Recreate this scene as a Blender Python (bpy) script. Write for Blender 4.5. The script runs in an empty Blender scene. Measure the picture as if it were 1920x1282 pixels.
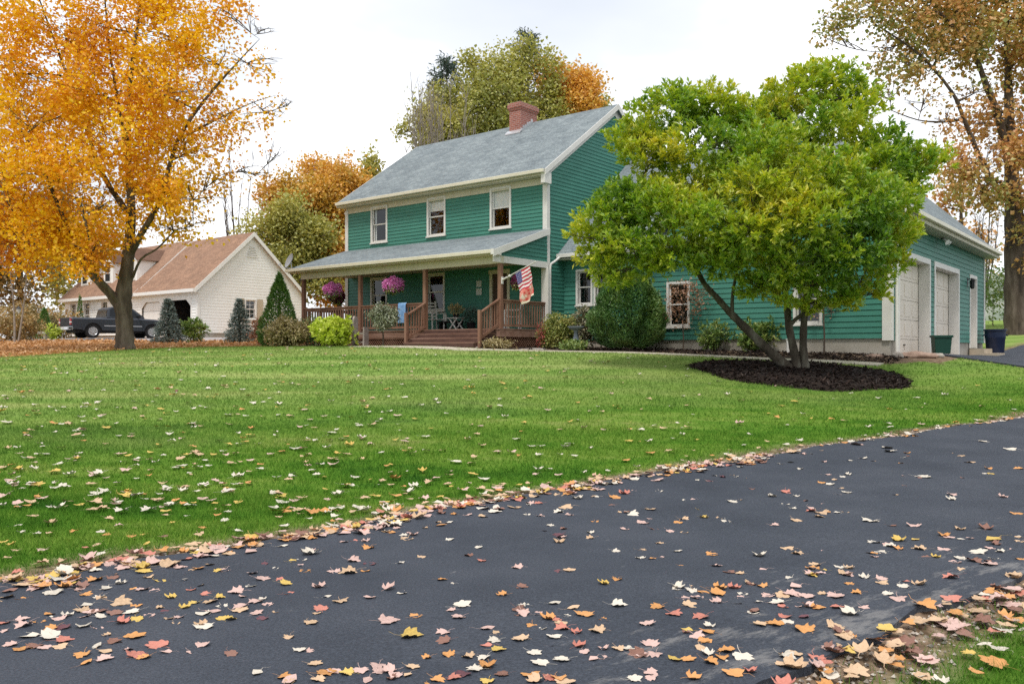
import bpy, bmesh, math, random
import numpy as np
from mathutils import Vector, Matrix, noise

random.seed(7)
RNG = np.random.default_rng(7)
E = 1.4                      # eye height
F = 1578.0                   # focal length in photo pixels
HX, HY = 960.0, 655.0
scene = bpy.context.scene
COL = scene.collection

# ------------------------------------------------------------------ helpers
def tag(o, label=None, cat=None, group=None, kind=None):
    if label: o['label'] = label
    if cat: o['category'] = cat
    if group: o['group'] = group
    if kind: o['kind'] = kind
    return o

def empty(name, loc=(0, 0, 0), rz=0.0):
    o = bpy.data.objects.new(name, None)
    o.location = loc; o.rotation_euler = (0, 0, rz)
    o.empty_display_size = .3
    COL.objects.link(o)
    return o

def link(name, me, parent=None, loc=None):
    o = bpy.data.objects.new(name, me)
    COL.objects.link(o)
    if parent is not None: o.parent = parent
    if loc is not None: o.location = loc
    return o

def np_mesh(name, V, FA, mats, parent=None, loc=None, smooth=False, midx=None):
    V = np.asarray(V, dtype=np.float32); FA = np.asarray(FA, dtype=np.int32)
    me = bpy.data.meshes.new(name)
    n, (m, k) = len(V), FA.shape
    me.vertices.add(n); me.vertices.foreach_set('co', V.ravel())
    me.loops.add(m * k); me.loops.foreach_set('vertex_index', FA.ravel())
    me.polygons.add(m)
    me.polygons.foreach_set('loop_start', np.arange(0, m * k, k, dtype=np.int32))
    if midx is not None: me.polygons.foreach_set('material_index', np.asarray(midx, dtype=np.int32))
    me.polygons.foreach_set('use_smooth', np.full(m, smooth, dtype=bool))
    me.update(calc_edges=True)
    for mt in (mats if isinstance(mats, (list, tuple)) else [mats]): me.materials.append(mt)
    return link(name, me, parent, loc)

class MB:
    """collects shapes; build() links them as one mesh object"""
    def __init__(s, M=None): s.v = []; s.f = []; s.mi = []; s.M = M; s.cur = 0; s.off = 0
    def add(s, vs, fs):
        b = len(s.v)
        for p in vs:
            s.v.append(tuple(s.M(*p)) if s.M else tuple(p))
        for f in fs: s.f.append([b + i for i in f]); s.mi.append(s.cur)
        return s
    def box(s, x0, x1, y0, y1, z0, z1):
        v = [(x, y, z) for z in (z0, z1) for y in (y0, y1) for x in (x0, x1)]
        return s.add(v, [(0, 2, 3, 1), (4, 5, 7, 6), (0, 1, 5, 4), (2, 6, 7, 3), (0, 4, 6, 2), (1, 3, 7, 5)])
    def quad(s, *p): return s.add(p, [tuple(range(len(p)))])
    def extrude(s, poly, vec):
        n = len(poly); vx = Vector(vec)
        v = [tuple(p) for p in poly] + [tuple(Vector(p) + vx) for p in poly]
        fs = [tuple(range(n))[::-1], tuple(range(n, 2 * n))]
        fs += [(i, (i + 1) % n, n + (i + 1) % n, n + i) for i in range(n)]
        return s.add(v, fs)
    def bar(s, p, q, w, h=None):
        """rectangular bar from p to q"""
        p, q = Vector(p), Vector(q); h = h or w
        d = (q - p).normalized()
        up = Vector((0, 0, 1)) if abs(d.z) < .95 else Vector((0, 1, 0))
        sx = d.cross(up).normalized() * w / 2; sy = sx.cross(d).normalized() * h / 2
        v = [tuple(c + i * sx + j * sy) for c in (p, q) for i, j in ((-1, -1), (1, -1), (1, 1), (-1, 1))]
        return s.add(v, [(3, 2, 1, 0), (4, 5, 6, 7), (0, 1, 5, 4), (1, 2, 6, 5), (2, 3, 7, 6), (3, 0, 4, 7)])
    def tube(s, pts, rad, n=8, cap=True):
        pts = [Vector(p) for p in pts]
        if not hasattr(rad, '__len__'): rad = [rad] * len(pts)
        vs = []; fs = []
        ref = None
        for i, p in enumerate(pts):
            d = (pts[min(i + 1, len(pts) - 1)] - pts[max(i - 1, 0)])
            d = d.normalized() if d.length > 1e-9 else Vector((0, 0, 1))
            if ref is None:
                ref = d.cross(Vector((.31, .87, .2))).normalized()
            ref = (ref - d * ref.dot(d)).normalized()
            b = d.cross(ref)
            for k in range(n):
                a = 2 * math.pi * k / n
                vs.append(tuple(p + (ref * math.cos(a) + b * math.sin(a)) * rad[i]))
        for i in range(len(pts) - 1):
            for k in range(n):
                fs.append((i * n + k, i * n + (k + 1) % n, (i + 1) * n + (k + 1) % n, (i + 1) * n + k))
        if cap:
            fs.append(tuple(range(n))[::-1]); fs.append(tuple(range((len(pts) - 1) * n, len(pts) * n)))
        return s.add(vs, fs)
    def lathe(s, prof, c=(0, 0, 0), n=20, sx=1, sy=1):
        vs = []; fs = []
        for r, z in prof:
            for k in range(n):
                a = 2 * math.pi * k / n
                vs.append((c[0] + sx * r * math.cos(a), c[1] + sy * r * math.sin(a), c[2] + z))
        for i in range(len(prof) - 1):
            for k in range(n):
                fs.append((i * n + k, i * n + (k + 1) % n, (i + 1) * n + (k + 1) % n, (i + 1) * n + k))
        fs.append(tuple(range(n))[::-1]); fs.append(tuple(range((len(prof) - 1) * n, len(prof) * n)))
        return s.add(vs, fs)
    def build(s, name, mats, parent=None, loc=None, smooth=False, bevel=0, zoff=0.0):
        me = bpy.data.meshes.new(name)
        vv = [(x, y, z + zoff) for x, y, z in s.v] if zoff else s.v
        me.from_pydata(vv, [], s.f)
        for mt in (mats if isinstance(mats, (list, tuple)) else [mats]): me.materials.append(mt)
        for p, i in zip(me.polygons, s.mi): p.material_index = i
        bm = bmesh.new(); bm.from_mesh(me)
        bmesh.ops.recalc_face_normals(bm, faces=bm.faces)
        bm.to_mesh(me); bm.free()
        if smooth:
            for p in me.polygons: p.use_smooth = True
            try: me.set_sharp_from_angle(angle=math.radians(40))
            except Exception: pass
        o = link(name, me, parent, loc)
        if bevel:
            b = o.modifiers.new('bevel', 'BEVEL'); b.width = bevel; b.segments = 2; b.limit_method = 'ANGLE'
        return o

def unit(a):
    return a / np.maximum(np.linalg.norm(a, axis=-1, keepdims=True), 1e-9)

def P(px, py, Y):
    return Vector(((px - HX) / F * Y, Y, E - (py - HY) / F * Y))

# ------------------------------------------------------------------ materials
def newmat(name):
    m = bpy.data.materials.new(name); m.use_nodes = True
    nt = m.node_tree; nt.nodes.clear()
    return m, nt.nodes, nt.links

def ramp(N, cols, pos=None, interp='LINEAR'):
    r = N.new('ShaderNodeValToRGB'); cr = r.color_ramp; cr.interpolation = interp
    pos = pos or [i / max(1, len(cols) - 1) for i in range(len(cols))]
    while len(cr.elements) < len(cols): cr.elements.new(.5)
    for e, c, p in zip(cr.elements, cols, pos):
        e.position = p; e.color = (*c, 1)
    return r

def noisen(N, L, scale, detail=4, rough=.55, vec=None, coord='Object', stretch=None):
    t = N.new('ShaderNodeTexNoise'); t.inputs['Scale'].default_value = scale
    t.inputs['Detail'].default_value = detail; t.inputs['Roughness'].default_value = rough
    if vec is None:
        if coord == 'World':
            g = N.new('ShaderNodeNewGeometry'); vec = g.outputs['Position']
        else:
            c = N.new('ShaderNodeTexCoord'); vec = c.outputs[coord]
    if stretch:
        mp = N.new('ShaderNodeMapping'); mp.inputs['Scale'].default_value = stretch
        L.new(vec, mp.inputs['Vector']); vec = mp.outputs['Vector']
    L.new(vec, t.inputs['Vector'])
    return t

def pbr(name, cols, rough=.6, scale=3, spec=.3, bump=0, bscale=None, stretch=None, metal=0, detail=5, coord='Object', rng=(.3, .7)):
    m, N, L = newmat(name)
    o = N.new('ShaderNodeOutputMaterial'); b = N.new('ShaderNodeBsdfPrincipled')
    L.new(b.outputs[0], o.inputs[0])
    b.inputs['Roughness'].default_value = rough; b.inputs['Specular IOR Level'].default_value = spec
    b.inputs['Metallic'].default_value = metal
    if isinstance(cols[0], (int, float)): cols = [cols]
    if len(cols) == 1: b.inputs['Base Color'].default_value = (*cols[0], 1)
    else:
        t = noisen(N, L, scale, detail, stretch=stretch, coord=coord)
        n = len(cols)
        r = ramp(N, cols, [rng[0] + (rng[1] - rng[0]) * i / (n - 1) for i in range(n)])
        L.new(t.outputs['Fac'], r.inputs[0]); L.new(r.outputs[0], b.inputs['Base Color'])
    if bump:
        t2 = noisen(N, L, bscale or scale * 6, 3, stretch=stretch, coord=coord)
        bp = N.new('ShaderNodeBump'); bp.inputs['Strength'].default_value = bump; bp.inputs['Distance'].default_value = .02
        L.new(t2.outputs['Fac'], bp.inputs['Height']); L.new(bp.outputs[0], b.inputs['Normal'])
    return m

def leafmat(name, cols, nscale=.5, wn=.55, trans=.35, rough=.55, gloss=.06, pos=None):
    """per-leaf colour from a random value and a slow drift through the crown"""
    m, N, L = newmat(name)
    o = N.new('ShaderNodeOutputMaterial')
    g = N.new('ShaderNodeNewGeometry')
    t = noisen(N, L, nscale, 3, vec=g.outputs['Position'])
    st = N.new('ShaderNodeMapRange'); st.inputs[1].default_value = .3; st.inputs[2].default_value = .7
    L.new(t.outputs['Fac'], st.inputs[0])
    mx = N.new('ShaderNodeMix'); mx.inputs[0].default_value = wn
    L.new(g.outputs['Random Per Island'], mx.inputs[2]); L.new(st.outputs[0], mx.inputs[3])
    r = ramp(N, cols, pos); L.new(mx.outputs[0], r.inputs[0])
    d = N.new('ShaderNodeBsdfDiffuse'); tr = N.new('ShaderNodeBsdfTranslucent'); gl = N.new('ShaderNodeBsdfGlossy')
    gl.inputs['Roughness'].default_value = rough; gl.inputs['Color'].default_value = (1, 1, 1, 1)
    L.new(r.outputs[0], d.inputs[0]); L.new(r.outputs[0], tr.inputs[0])
    a = N.new('ShaderNodeMixShader'); a.inputs[0].default_value = trans
    L.new(d.outputs[0], a.inputs[1]); L.new(tr.outputs[0], a.inputs[2])
    b = N.new('ShaderNodeMixShader'); b.inputs[0].default_value = gloss
    L.new(a.outputs[0], b.inputs[1]); L.new(gl.outputs[0], b.inputs[2])
    L.new(b.outputs[0], o.inputs[0])
    return m

def glassmat(name):
    m, N, L = newmat(name)
    o = N.new('ShaderNodeOutputMaterial'); tr = N.new('ShaderNodeBsdfTransparent'); gl = N.new('ShaderNodeBsdfGlossy')
    gl.inputs['Roughness'].default_value = .03
    tr.inputs['Color'].default_value = (.9, .92, .92, 1)
    g = N.new('ShaderNodeNewGeometry'); dt = N.new('ShaderNodeVectorMath'); dt.operation = 'DOT_PRODUCT'
    L.new(g.outputs['Normal'], dt.inputs[0]); L.new(g.outputs['Incoming'], dt.inputs[1])
    ab_ = N.new('ShaderNodeMath'); ab_.operation = 'ABSOLUTE'; L.new(dt.outputs['Value'], ab_.inputs[0])
    iv = N.new('ShaderNodeMath'); iv.operation = 'SUBTRACT'; iv.inputs[0].default_value = 1; L.new(ab_.outputs[0], iv.inputs[1])
    pw = N.new('ShaderNodeMath'); pw.operation = 'POWER'; pw.inputs[1].default_value = 5; L.new(iv.outputs[0], pw.inputs[0])
    mul = N.new('ShaderNodeMath'); mul.operation = 'MULTIPLY_ADD'; mul.inputs[1].default_value = .9; mul.inputs[2].default_value = .085
    L.new(pw.outputs[0], mul.inputs[0])
    x = N.new('ShaderNodeMixShader'); L.new(mul.outputs[0], x.inputs[0]); L.new(tr.outputs[0], x.inputs[1]); L.new(gl.outputs[0], x.inputs[2])
    L.new(x.outputs[0], o.inputs[0])
    return m

def shinglemat(name, c1, c2, c3, scale=1.0):
    m, N, L = newmat(name)
    o = N.new('ShaderNodeOutputMaterial'); b = N.new('ShaderNodeBsdfPrincipled'); L.new(b.outputs[0], o.inputs[0])
    b.inputs['Roughness'].default_value = .9; b.inputs['Specular IOR Level'].default_value = .2
    uv = N.new('ShaderNodeUVMap')
    br = N.new('ShaderNodeTexBrick'); br.inputs['Scale'].default_value = 1
    br.inputs['Brick Width'].default_value = .3; br.inputs['Row Height'].default_value = .14
    br.inputs['Mortar Size'].default_value = .006; br.offset = .37; br.inputs['Bias'].default_value = 0
    br.inputs['Color1'].default_value = (*c1, 1); br.inputs['Color2'].default_value = (*c2, 1); br.inputs['Mortar'].default_value = (*c3, 1)
    L.new(uv.outputs[0], br.inputs['Vector'])
    t = noisen(N, L, 1.3, 6, .7); rr = ramp(N, [(.72, .74, .76), (1.12, 1.12, 1.1)], [.3, .7])
    L.new(t.outputs['Fac'], rr.inputs[0])
    t2 = noisen(N, L, 16, 4, .8); r2 = ramp(N, [(.6, .6, .6), (1.35, 1.35, 1.33)], [.3, .7]); L.new(t2.outputs['Fac'], r2.inputs[0])
    mx = N.new('ShaderNodeMix'); mx.data_type = 'RGBA'; mx.blend_type = 'MULTIPLY'; mx.inputs[0].default_value = 1
    L.new(br.outputs[0], mx.inputs[6]); L.new(rr.outputs[0], mx.inputs[7])
    m2 = N.new('ShaderNodeMix'); m2.data_type = 'RGBA'; m2.blend_type = 'MULTIPLY'; m2.inputs[0].default_value = 1
    L.new(mx.outputs[2], m2.inputs[6]); L.new(r2.outputs[0], m2.inputs[7])
    L.new(m2.outputs[2], b.inputs['Base Color'])
    bp = N.new('ShaderNodeBump'); bp.inputs['Strength'].default_value = .5; bp.inputs['Distance'].default_value = .01
    L.new(br.outputs['Fac'], bp.inputs['Height']); bp.invert = True
    L.new(bp.outputs[0], b.inputs['Normal'])
    return m

def brickmat(name):
    m, N, L = newmat(name)
    o = N.new('ShaderNodeOutputMaterial'); b = N.new('ShaderNodeBsdfPrincipled'); L.new(b.outputs[0], o.inputs[0])
    b.inputs['Roughness'].default_value = .9
    uv = N.new('ShaderNodeUVMap')
    br = N.new('ShaderNodeTexBrick'); br.inputs['Scale'].default_value = 1
    br.inputs['Brick Width'].default_value = .21; br.inputs['Row Height'].default_value = .075; br.inputs['Mortar Size'].default_value = .007
    br.inputs['Color1'].default_value = (.36, .12, .085, 1); br.inputs['Color2'].default_value = (.25, .075, .055, 1); br.inputs['Mortar'].default_value = (.4, .33, .3, 1)
    L.new(uv.outputs[0], br.inputs['Vector']); L.new(br.outputs[0], b.inputs['Base Color'])
    return m

def uvbox(o, sc=1.0):
    """metre-scaled UVs from the dominant axis of each face; sloped faces measured along the slope"""
    me = o.data; uv = me.uv_layers.new(name='uv')
    for p in me.polygons:
        n = p.normal
        if abs(n.z) > .999: U, W = Vector((1, 0, 0)), Vector((0, 1, 0))
        else:
            U = Vector((-n.y, n.x, 0)).normalized(); W = n.cross(U)
        for li in p.loop_indices:
            c = me.vertices[me.loops[li].vertex_index].co
            uv.data[li].uv = (c.dot(U) * sc, c.dot(W) * sc)

M = {}
M['siding'] = pbr('teal_siding', [(.046, .182, .138), (.06, .22, .168)], .55, 1.2, .3, stretch=(1, 1, 3))
M['trim'] = pbr('white_trim', [(.64, .62, .58), (.72, .70, .66)], .5, 2)
M['cream'] = pbr('cream_trim', [(.52, .48, .36), (.6, .56, .44)], .55, 2)
M['gutter'] = pbr('gutter_cream', [(.6, .56, .44), (.68, .64, .52)], .4, 2)
M['roof'] = shinglemat('grey_shingles', (.25, .285, .30), (.185, .215, .232), (.11, .125, .135))
M['roof_brown'] = shinglemat('brown_shingles', (.36, .215, .145), (.29, .17, .115), (.18, .105, .075))
M['brick'] = brickmat('chimney_brick')
M['metal'] = pbr('flashing_metal', (.6, .6, .62), .35, metal=.6)
M['glass'] = glassmat('window_glass')
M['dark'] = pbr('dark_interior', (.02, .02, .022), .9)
M['blind'] = pbr('white_blind', (.84, .84, .82), .8)
M['wood'] = pbr('stained_wood', [(.15, .075, .048), (.22, .115, .075), (.27, .16, .11)], .75, 3, stretch=(1, 1, .3), bump=.15)
M['deckwood'] = pbr('deck_wood', [(.16, .085, .06), (.24, .14, .1), (.3, .19, .15)], .8, 2.5, stretch=(.35, 3, 3), bump=.2)
M['weathered'] = pbr('weathered_grey_wood', [(.26, .22, .2), (.42, .37, .34)], .9, 6, bump=.2)
M['doorwood'] = pbr('brown_door', [(.05, .028, .02), (.075, .042, .03)], .5, 3)
M['concrete'] = pbr('concrete', [(.33, .3, .25), (.42, .39, .34)], .9, 2, bump=.15, bscale=30)
M['path'] = pbr('pale_path', [(.42, .38, .3), (.56, .5, .4)], .9, 1.5, bump=.2, bscale=25)
M['garagedoor'] = pbr('garage_door_paint', [(.72, .645, .55), (.78, .70, .605)], .5, 1.5)
M['black'] = pbr('black_metal', (.015, .015, .016), .4)
M['bark_grey'] = pbr('grey_brown_bark', [(.04, .03, .023), (.1, .075, .055), (.17, .135, .105)], .95, 5, stretch=(1, 1, .22), bump=.9, bscale=14)
M['bark_dark'] = pbr('dark_bark', [(.035, .028, .02), (.075, .06, .045), (.15, .14, .11)], .95, 6, stretch=(1, 1, .3), bump=.8, bscale=16)
M['bark_pale'] = pbr('pale_bark', [(.2, .17, .14), (.34, .3, .26)], .95, 5, bump=.3)
M['neigh'] = pbr('ivory_siding', [(.84, .83, .79), (.88, .87, .84)], .6, 1)
M['neigh_trim'] = pbr('ivory_trim', (.8, .78, .74), .5)
M['shutter'] = pbr('tan_shutter', (.5, .42, .31), .7)

# leaves
M['l_orange'] = leafmat('maple_orange', [(.64, .25, .035), (.82, .37, .02), (.92, .53, .012), (.95, .63, .012), (.85, .6, .03)], .30, .62, .5, gloss=.03, pos=[.1, .28, .45, .68, .95])
M['l_green'] = leafmat('magnolia_green', [(.085, .22, .014), (.24, .42, .017), (.43, .54, .02), (.6, .62, .022), (.82, .69, .03)], .5, .66, .48, gloss=.06, pos=[.12, .34, .56, .76, .93])
M['l_oak'] = leafmat('oak_bronze', [(.17, .24, .05), (.32, .35, .07), (.6, .36, .09), (.76, .37, .13), (.42, .44, .10)], .2, .68, .4)
M['l_olive'] = leafmat('olive_autumn', [(.2, .24, .05), (.36, .37, .07), (.52, .48, .1), (.62, .53, .13)], .18, .5, .4)
M['l_rust'] = leafmat('rust_orange', [(.32, .29, .05), (.56, .39, .05), (.8, .43, .05), (.9, .46, .06)], .16, .65, .4)
M['l_gold'] = leafmat('gold_orange', [(.55, .42, .08), (.8, .44, .06), (.86, .5, .09)], .3, .5, .4)
M['l_pine'] = leafmat('dark_pine', [(.03, .06, .05), (.065, .11, .085), (.1, .15, .12)], .5, .4, .15)
M['l_spruce'] = leafmat('blue_spruce', [(.06, .1, .085), (.16, .22, .2), (.36, .43, .4)], 2, .3, .15)
M['l_arbor'] = leafmat('arborvitae', [(.045, .13, .02), (.1, .22, .03), (.17, .29, .045)], 2, .4, .2)
M['l_globe'] = leafmat('globe_conifer', [(.035, .115, .028), (.085, .2, .045), (.15, .26, .055), (.24, .28, .065)], 1.3, .6, .2)
M['l_lime'] = leafmat('lime_shrub', [(.36, .5, .03), (.56, .68, .04), (.7, .72, .14)], 2, .35, .35)
M['l_bronze'] = leafmat('bronze_shrub', [(.14, .14, .04), (.3, .24, .08), (.5, .4, .18), (.6, .52, .3)], 2, .45, .3)
M['l_shrub'] = leafmat('green_shrub', [(.06, .14, .02), (.14, .25, .04), (.27, .36, .07), (.46, .42, .12)], 2, .4, .3)
M['l_box'] = leafmat('box_hedge', [(.1, .16, .03), (.22, .28, .045), (.4, .4, .09), (.45, .3, .1)], 1.5, .45, .3)
M['l_purple'] = leafmat('dull_rhododendron', [(.06, .08, .03), (.14, .15, .05), (.25, .2, .1), (.42, .38, .24)], 3, .3, .25, gloss=.1)
M['l_dull'] = leafmat('topiary_leaf', [(.05, .085, .03), (.13, .17, .06), (.28, .31, .17), (.5, .5, .34)], 3, .25, .25, gloss=.12)
M['l_sapling'] = leafmat('sapling_orange', [(.3, .13, .06), (.45, .22, .12), (.5, .3, .18)], 1, .3, .4)
M['l_brownveg'] = leafmat('brown_vegetation', [(.16, .15, .05), (.28, .23, .08), (.46, .28, .09), (.34, .32, .1)], .6, .5, .3)
M['petal'] = leafmat('magenta_petals', [(.75, .12, .5), (.9, .3, .72), (.95, .55, .84)], 3, .2, .3)
M['petal_dark'] = leafmat('plum_petals', [(.12, .01, .05), (.24, .025, .1), (.34, .05, .16)], 3, .2, .3)
M['petal_red'] = leafmat('coral_petals', [(.5, .06, .05), (.65, .16, .12)], 3, .2, .3)

# ------------------------------------------------------------------ terrain
HA = math.radians(51.2)
UX, UY = -math.sin(HA), math.cos(HA)        # along house front, to the left
VX, VY = math.cos(HA), math.sin(HA)         # into the house depth
CX, CY = 1.17, 28.3                         # front right corner of the house
def hw(a, b):                               # house plan -> world
    return CX - UX * a + VX * b, CY - UY * a + VY * b

CTRL = np.array([
    (0, 0, -1.4), (-6, 0, -1.45), (6, 0, -1.36), (0, -10, -1.5), (-12, -6, -1.5), (12, -8, -1.4), (0, 4, -1.4), (-6, 4, -1.43), (6, 5, -1.36),
    (-3.09, 5.08, -1.4), (-1.5, 6.6, -1.4), (.21, 8.2, -1.38), (2, 9.33, -1.33), (4.57, 11.27, -1.25), (8.27, 13.6, -1.12),
    (-8, 6, -1.4), (-14, 6, -1.42), (-9, 12, -1.08), (-6, 12, -1.06), (0, 13, -1.0), (5, 15, -.97), (-6, 18, -.62), (0, 18, -.56), (-12, 18, -.6), (-12, 24, -.2),
    (6.5, 19.1, -.52), (6.4, 16.9, -.83), (6.5, 21.2, -.36), (8.8, 18.6, -.74), (4.1, 19.1, -.44), (10.5, 17.5, -.86),
    (-2.3, 26.4, .08), (-5.5, 29, .1), (-8.5, 32.2, .1), (1.6, 26.2, 0.0), (4.5, 26, -.03), (10.0, 22.3, -.16), (12.2, 22.6, -.26), (13, 21.2, -.46), (14.3, 27, -.2), (18.5, 32.6, -.14), (20, 24, -.6),
    (22.7, 38, .7), (26, 34, .5), (30, 45, 1.4), (-12.4, 27, 0), (-15.2, 25, -.25), (-22, 24, -.4), (-13, 37, .25), (-8, 37, .25), (-16.8, 44.5, .6), (-21.5, 43, .54), (-26, 50, .6), (-30, 40, .3),
    (-2, 45, .5), (8, 42, .5), (0, 70, 1.2), (-50, 60, .8), (50, 70, 2.5), (-60, 20, -.5), (60, 10, -1.2), (0, 120, 1.5), (-80, 140, 1.5), (80, 140, 3), (-60, -20, -1.6), (60, -20, -1.6)
], dtype=float)
def _tps(r2): return r2 * np.log(r2 + 1e-9) * .5
def _fit():
    A = CTRL[:, :2]; n = len(A)
    D = ((A[:, None] - A[None]) ** 2).sum(-1)
    K = _tps(D) + np.eye(n) * 1.5
    Q = np.hstack([np.ones((n, 1)), A])
    S = np.block([[K, Q], [Q.T, np.zeros((3, 3))]])
    return np.linalg.solve(S, np.concatenate([CTRL[:, 2], np.zeros(3)]))
TW = _fit()
def gz(x, y):
    x = np.asarray(x, float); y = np.asarray(y, float); sh = x.shape
    q = np.stack([x.ravel(), y.ravel()], 1); n = len(CTRL)
    out = np.empty(len(q))
    for i in range(0, len(q), 20000):
        s = q[i:i + 20000]
        D = ((s[:, None] - CTRL[None, :, :2]) ** 2).sum(-1)
        out[i:i + 20000] = _tps(D) @ TW[:n] + TW[n] + s @ TW[n + 1:]
    m = .8 * q[:, 0] + .6 * q[:, 1]; d = n_lo(m) - (-.6 * q[:, 0] + .8 * q[:, 1])
    out -= .045 * sstep(.04, .14, d) * (1 - sstep(.25, 1.1, d))
    return out.reshape(sh) + E
def g1(x, y): return float(gz(np.array([x]), np.array([y]))[0])

# driveway in (m along, n across) coordinates
DM = np.array([-30, -6, .6, 2.8, 5.1, 7.2, 10.4, 14.8, 18, 20.5, 21.8, 22.6, 23.0, 23.4, 24.5, 28, 34, 45])
DN = np.array([4.8, 5.3, 5.74, 6.0, 6.26, 6.24, 6.2, 5.92, 5.7, 6.0, 6.9, 8.0, 9.2, 11.2, 12.3, 13.3, 14.8, 15])
def n_up(m): return np.interp(m, DM, DN) + .05 * np.sin(m * 2.1) + .03 * np.sin(m * 5.3 + 1)
def n_lo(m): return 2.18 + .05 * np.sin(m * 1.7) + .025 * np.sin(m * 6.1)
def mn(x, y): return .8 * x + .6 * y, -.6 * x + .8 * y
def xy(m, n): return .8 * m - .6 * n, .6 * m + .8 * n
RING = (6.45, 19.0, 2.42, 2.15)
def in_ring(x, y, k=1.0):
    a = np.arctan2(y - RING[1], x - RING[0]); w = 1 + .05 * np.sin(3 * a + 1) + .03 * np.sin(7 * a)
    return ((x - RING[0]) / RING[2]) ** 2 + ((y - RING[1]) / RING[3]) ** 2 < (k * w) ** 2
def ab(x, y):
    dx, dy = x - CX, y - CY
    return -(dx * UX + dy * UY), dx * VX + dy * VY
def bed_edge(a):              # front edge (b) of garden bed along the house
    return np.interp(a, [-14, -10.5, -9, -4, -3.3, .3, 1.0, 4, 8, 11, 11.6], [-3.4, -3.9, -4.1, -3.9, -3.75, -3.75, -3.5, -1.6, -1.2, -.6, .4])
def leafy_edge(x):            # lawn gives way to the leaf-covered yard beyond this Y
    return np.interp(x, [-40, -15.3, -12.4, -9.9, -8.9, -8], [24.0, 25.2, 26.6, 30.6, 32.5, 60])
def is_lawn(x, y):
    m, n = mn(x, y); a, b = ab(x, y)
    up = (n > n_up(m) + .02) & ~in_ring(x, y, .98) & ~((b > bed_edge(a)) & (a > -13) & (a < 12)) & (y < leafy_edge(x))
    lo = n < n_lo(m) - .06
    return up | lo

def ground_at(px, py, dz=0.0):
    Ys = np.linspace(2.2, 60, 6000); X = (px - HX) / F * Ys
    ray = E - (py - HY) / F * Ys
    hit = np.nonzero(ray <= gz(X, Ys) + dz)[0]
    if len(hit) == 0: return None
    i = hit[0]
    return X[i], Ys[i]

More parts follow.
